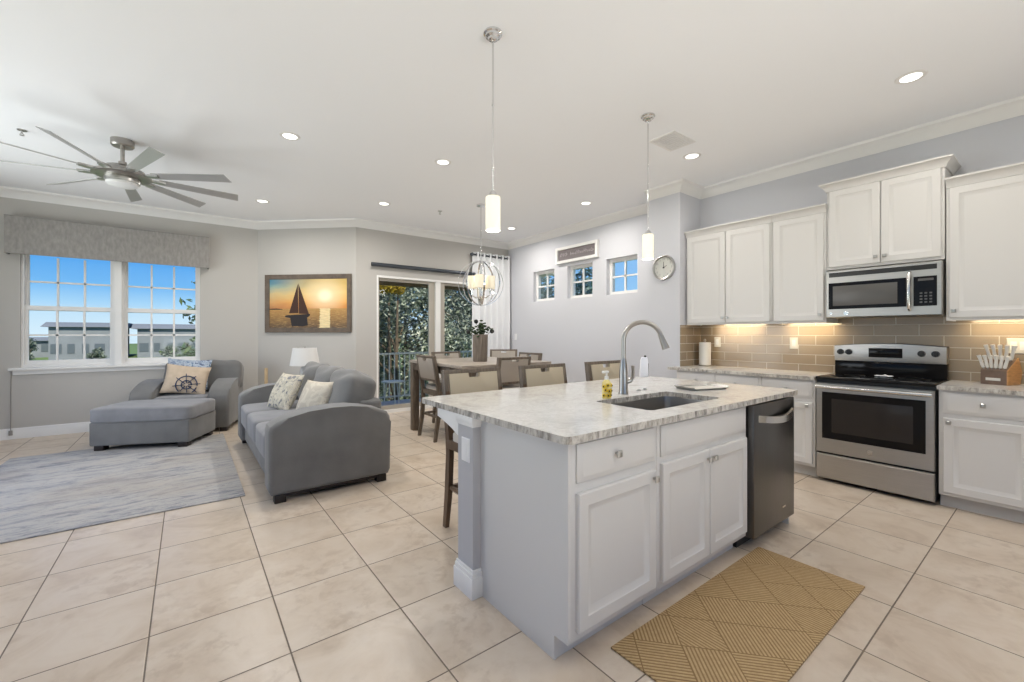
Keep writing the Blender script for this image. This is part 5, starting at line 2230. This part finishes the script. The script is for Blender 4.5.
# trees beyond the balcony
tree('olive green tree filling the left pane of the sliding door', 5.3, 13.0, 7.0, 2.6, M['leafA'], 20000, .075, 31, low=.02)
tree('dark green tree filling the right pane of the sliding door', 9.6, 14.5, 7.4, 2.8, M['leafB'], 20000, .075, 32, low=.02)
tree('bushy olive tree at the left jamb of the sliding door', 3.2, 16.5, 8.0, 3.0, M['leafA'], 18000, .11, 33, low=.02)
tree('tall tree rising behind the middle post of the sliding door', 8.2, 19.0, 8.8, 3.8, M['leafA'], 18000, .13, 34, low=.05)
tree('broad tree far behind the others beyond the balcony', 5.6, 24.0, 9.2, 4.6, M['leafB'], 16000, .17, 36, low=.03)
tree('dark tree farther right behind the curtain side of the door', 13.2, 18.5, 8.5, 3.4, M['leafB'], 9000, .12, 35, low=.05)
t = thing('flowering_shrub', 'yellow blossoming branches at the top left of the sliding door view', 'tree', (4.3, 10.4, GZ), group='trees outside')
mb = MB()
mb.tube([(4.3, 10.4, GZ), (4.25, 10.4, .5), (4.3, 10.4, 2.4)], [.07, .05, .02], 8)
part('trunk', mb, M['bark'], t)
foliage('crown', t, M['leafY'], [(3.95, 10.4, 2.47, .32, .18), (4.25, 10.4, 2.44, .24, .15), (3.7, 10.4, 2.5, .25, .16)], 1300, .055, 77)
# trees beyond the small windows
tree('blue green tree seen through the farthest small window', 11.0, 12.2, 6.9, 2.0, M['teal'], 5000, .11, 41)
tree('blue green tree seen through the middle small window', 12.2, 11.2, 6.4, 1.6, M['teal'], 2600, .11, 42)
# trees seen through the living room window
tree('light leafy tree at the right side of the living room window', .75, 17.5, 5.9, 1.25, M['leafC'], 1500, .12, 51, low=.15)

def far_building(lab, x0, x1, y, z1, roof, seed, nwin):
    t = thing('apartment_building', lab, 'building', ((x0 + x1) / 2, y, GZ), group='buildings beyond the living room window')
    mb = MB()
    mb.box(x0, x1, y, y + 14, GZ, z1)
    part('wall', mb, M['bldg'], t)
    mb = MB()
    mb.prism([(y - .5, z1 - .1), (y + 14.5, z1 - .1), (y + 11, z1 + roof), (y + 3, z1 + roof)], 'x', x0 - .8, x1 + .8)
    part('roof', mb, M['bldgroof'], t)
    n = nwin
    for k in range(n):
        for fl in (0, 1):
            x = x0 + (x1 - x0) * (k + .5) / n
            z = GZ + 1.0 + fl * 2.9
            w = .42 if k % 3 else .62
            if z + 1.5 > z1:
                continue
            mb = MB()
            mb.box(x - w, x + w, y - .06, y + .05, z, z + 1.5)
            part('window', mb, M['bldgwin'], t)
far_building('grey two storey building across the lawn in the left window unit', -17.2, -8.9, 96, 2.5, .7, 1, 5)
far_building('lower dark grey building at the far left of the window view', -34, -18.5, 108, .2, .5, 2, 6)
far_building('long grey two storey building across the lawn in the right window unit', -6.9, 16, 98, 2.3, .8, 3, 13)
rnd = random.Random(5)
for k, (x, y, h, r) in enumerate(((-18.0, 74, 1.5, 1.5), (-17.6, 88, 3.4, 1.2), (-11.2, 92, 1.6, 1.0), (-2.2, 90, 1.9, 1.2), (.2, 84, 2.2, 1.5))):
    labs = ['low bush on the lawn at the far left of the window view', 'small tree left of the grey buildings across the lawn', 'bush before the long grey building across the lawn',
            'bush before the right-hand grey building across the lawn', 'low bush at the right before the right-hand grey building']
    tree(labs[k], x, y, h, r, M['leafC'] if k in (0, 4) else M['leafB'], 900, .22, 60 + k, 'garden_bush', 'bushes on the lawn', .1)
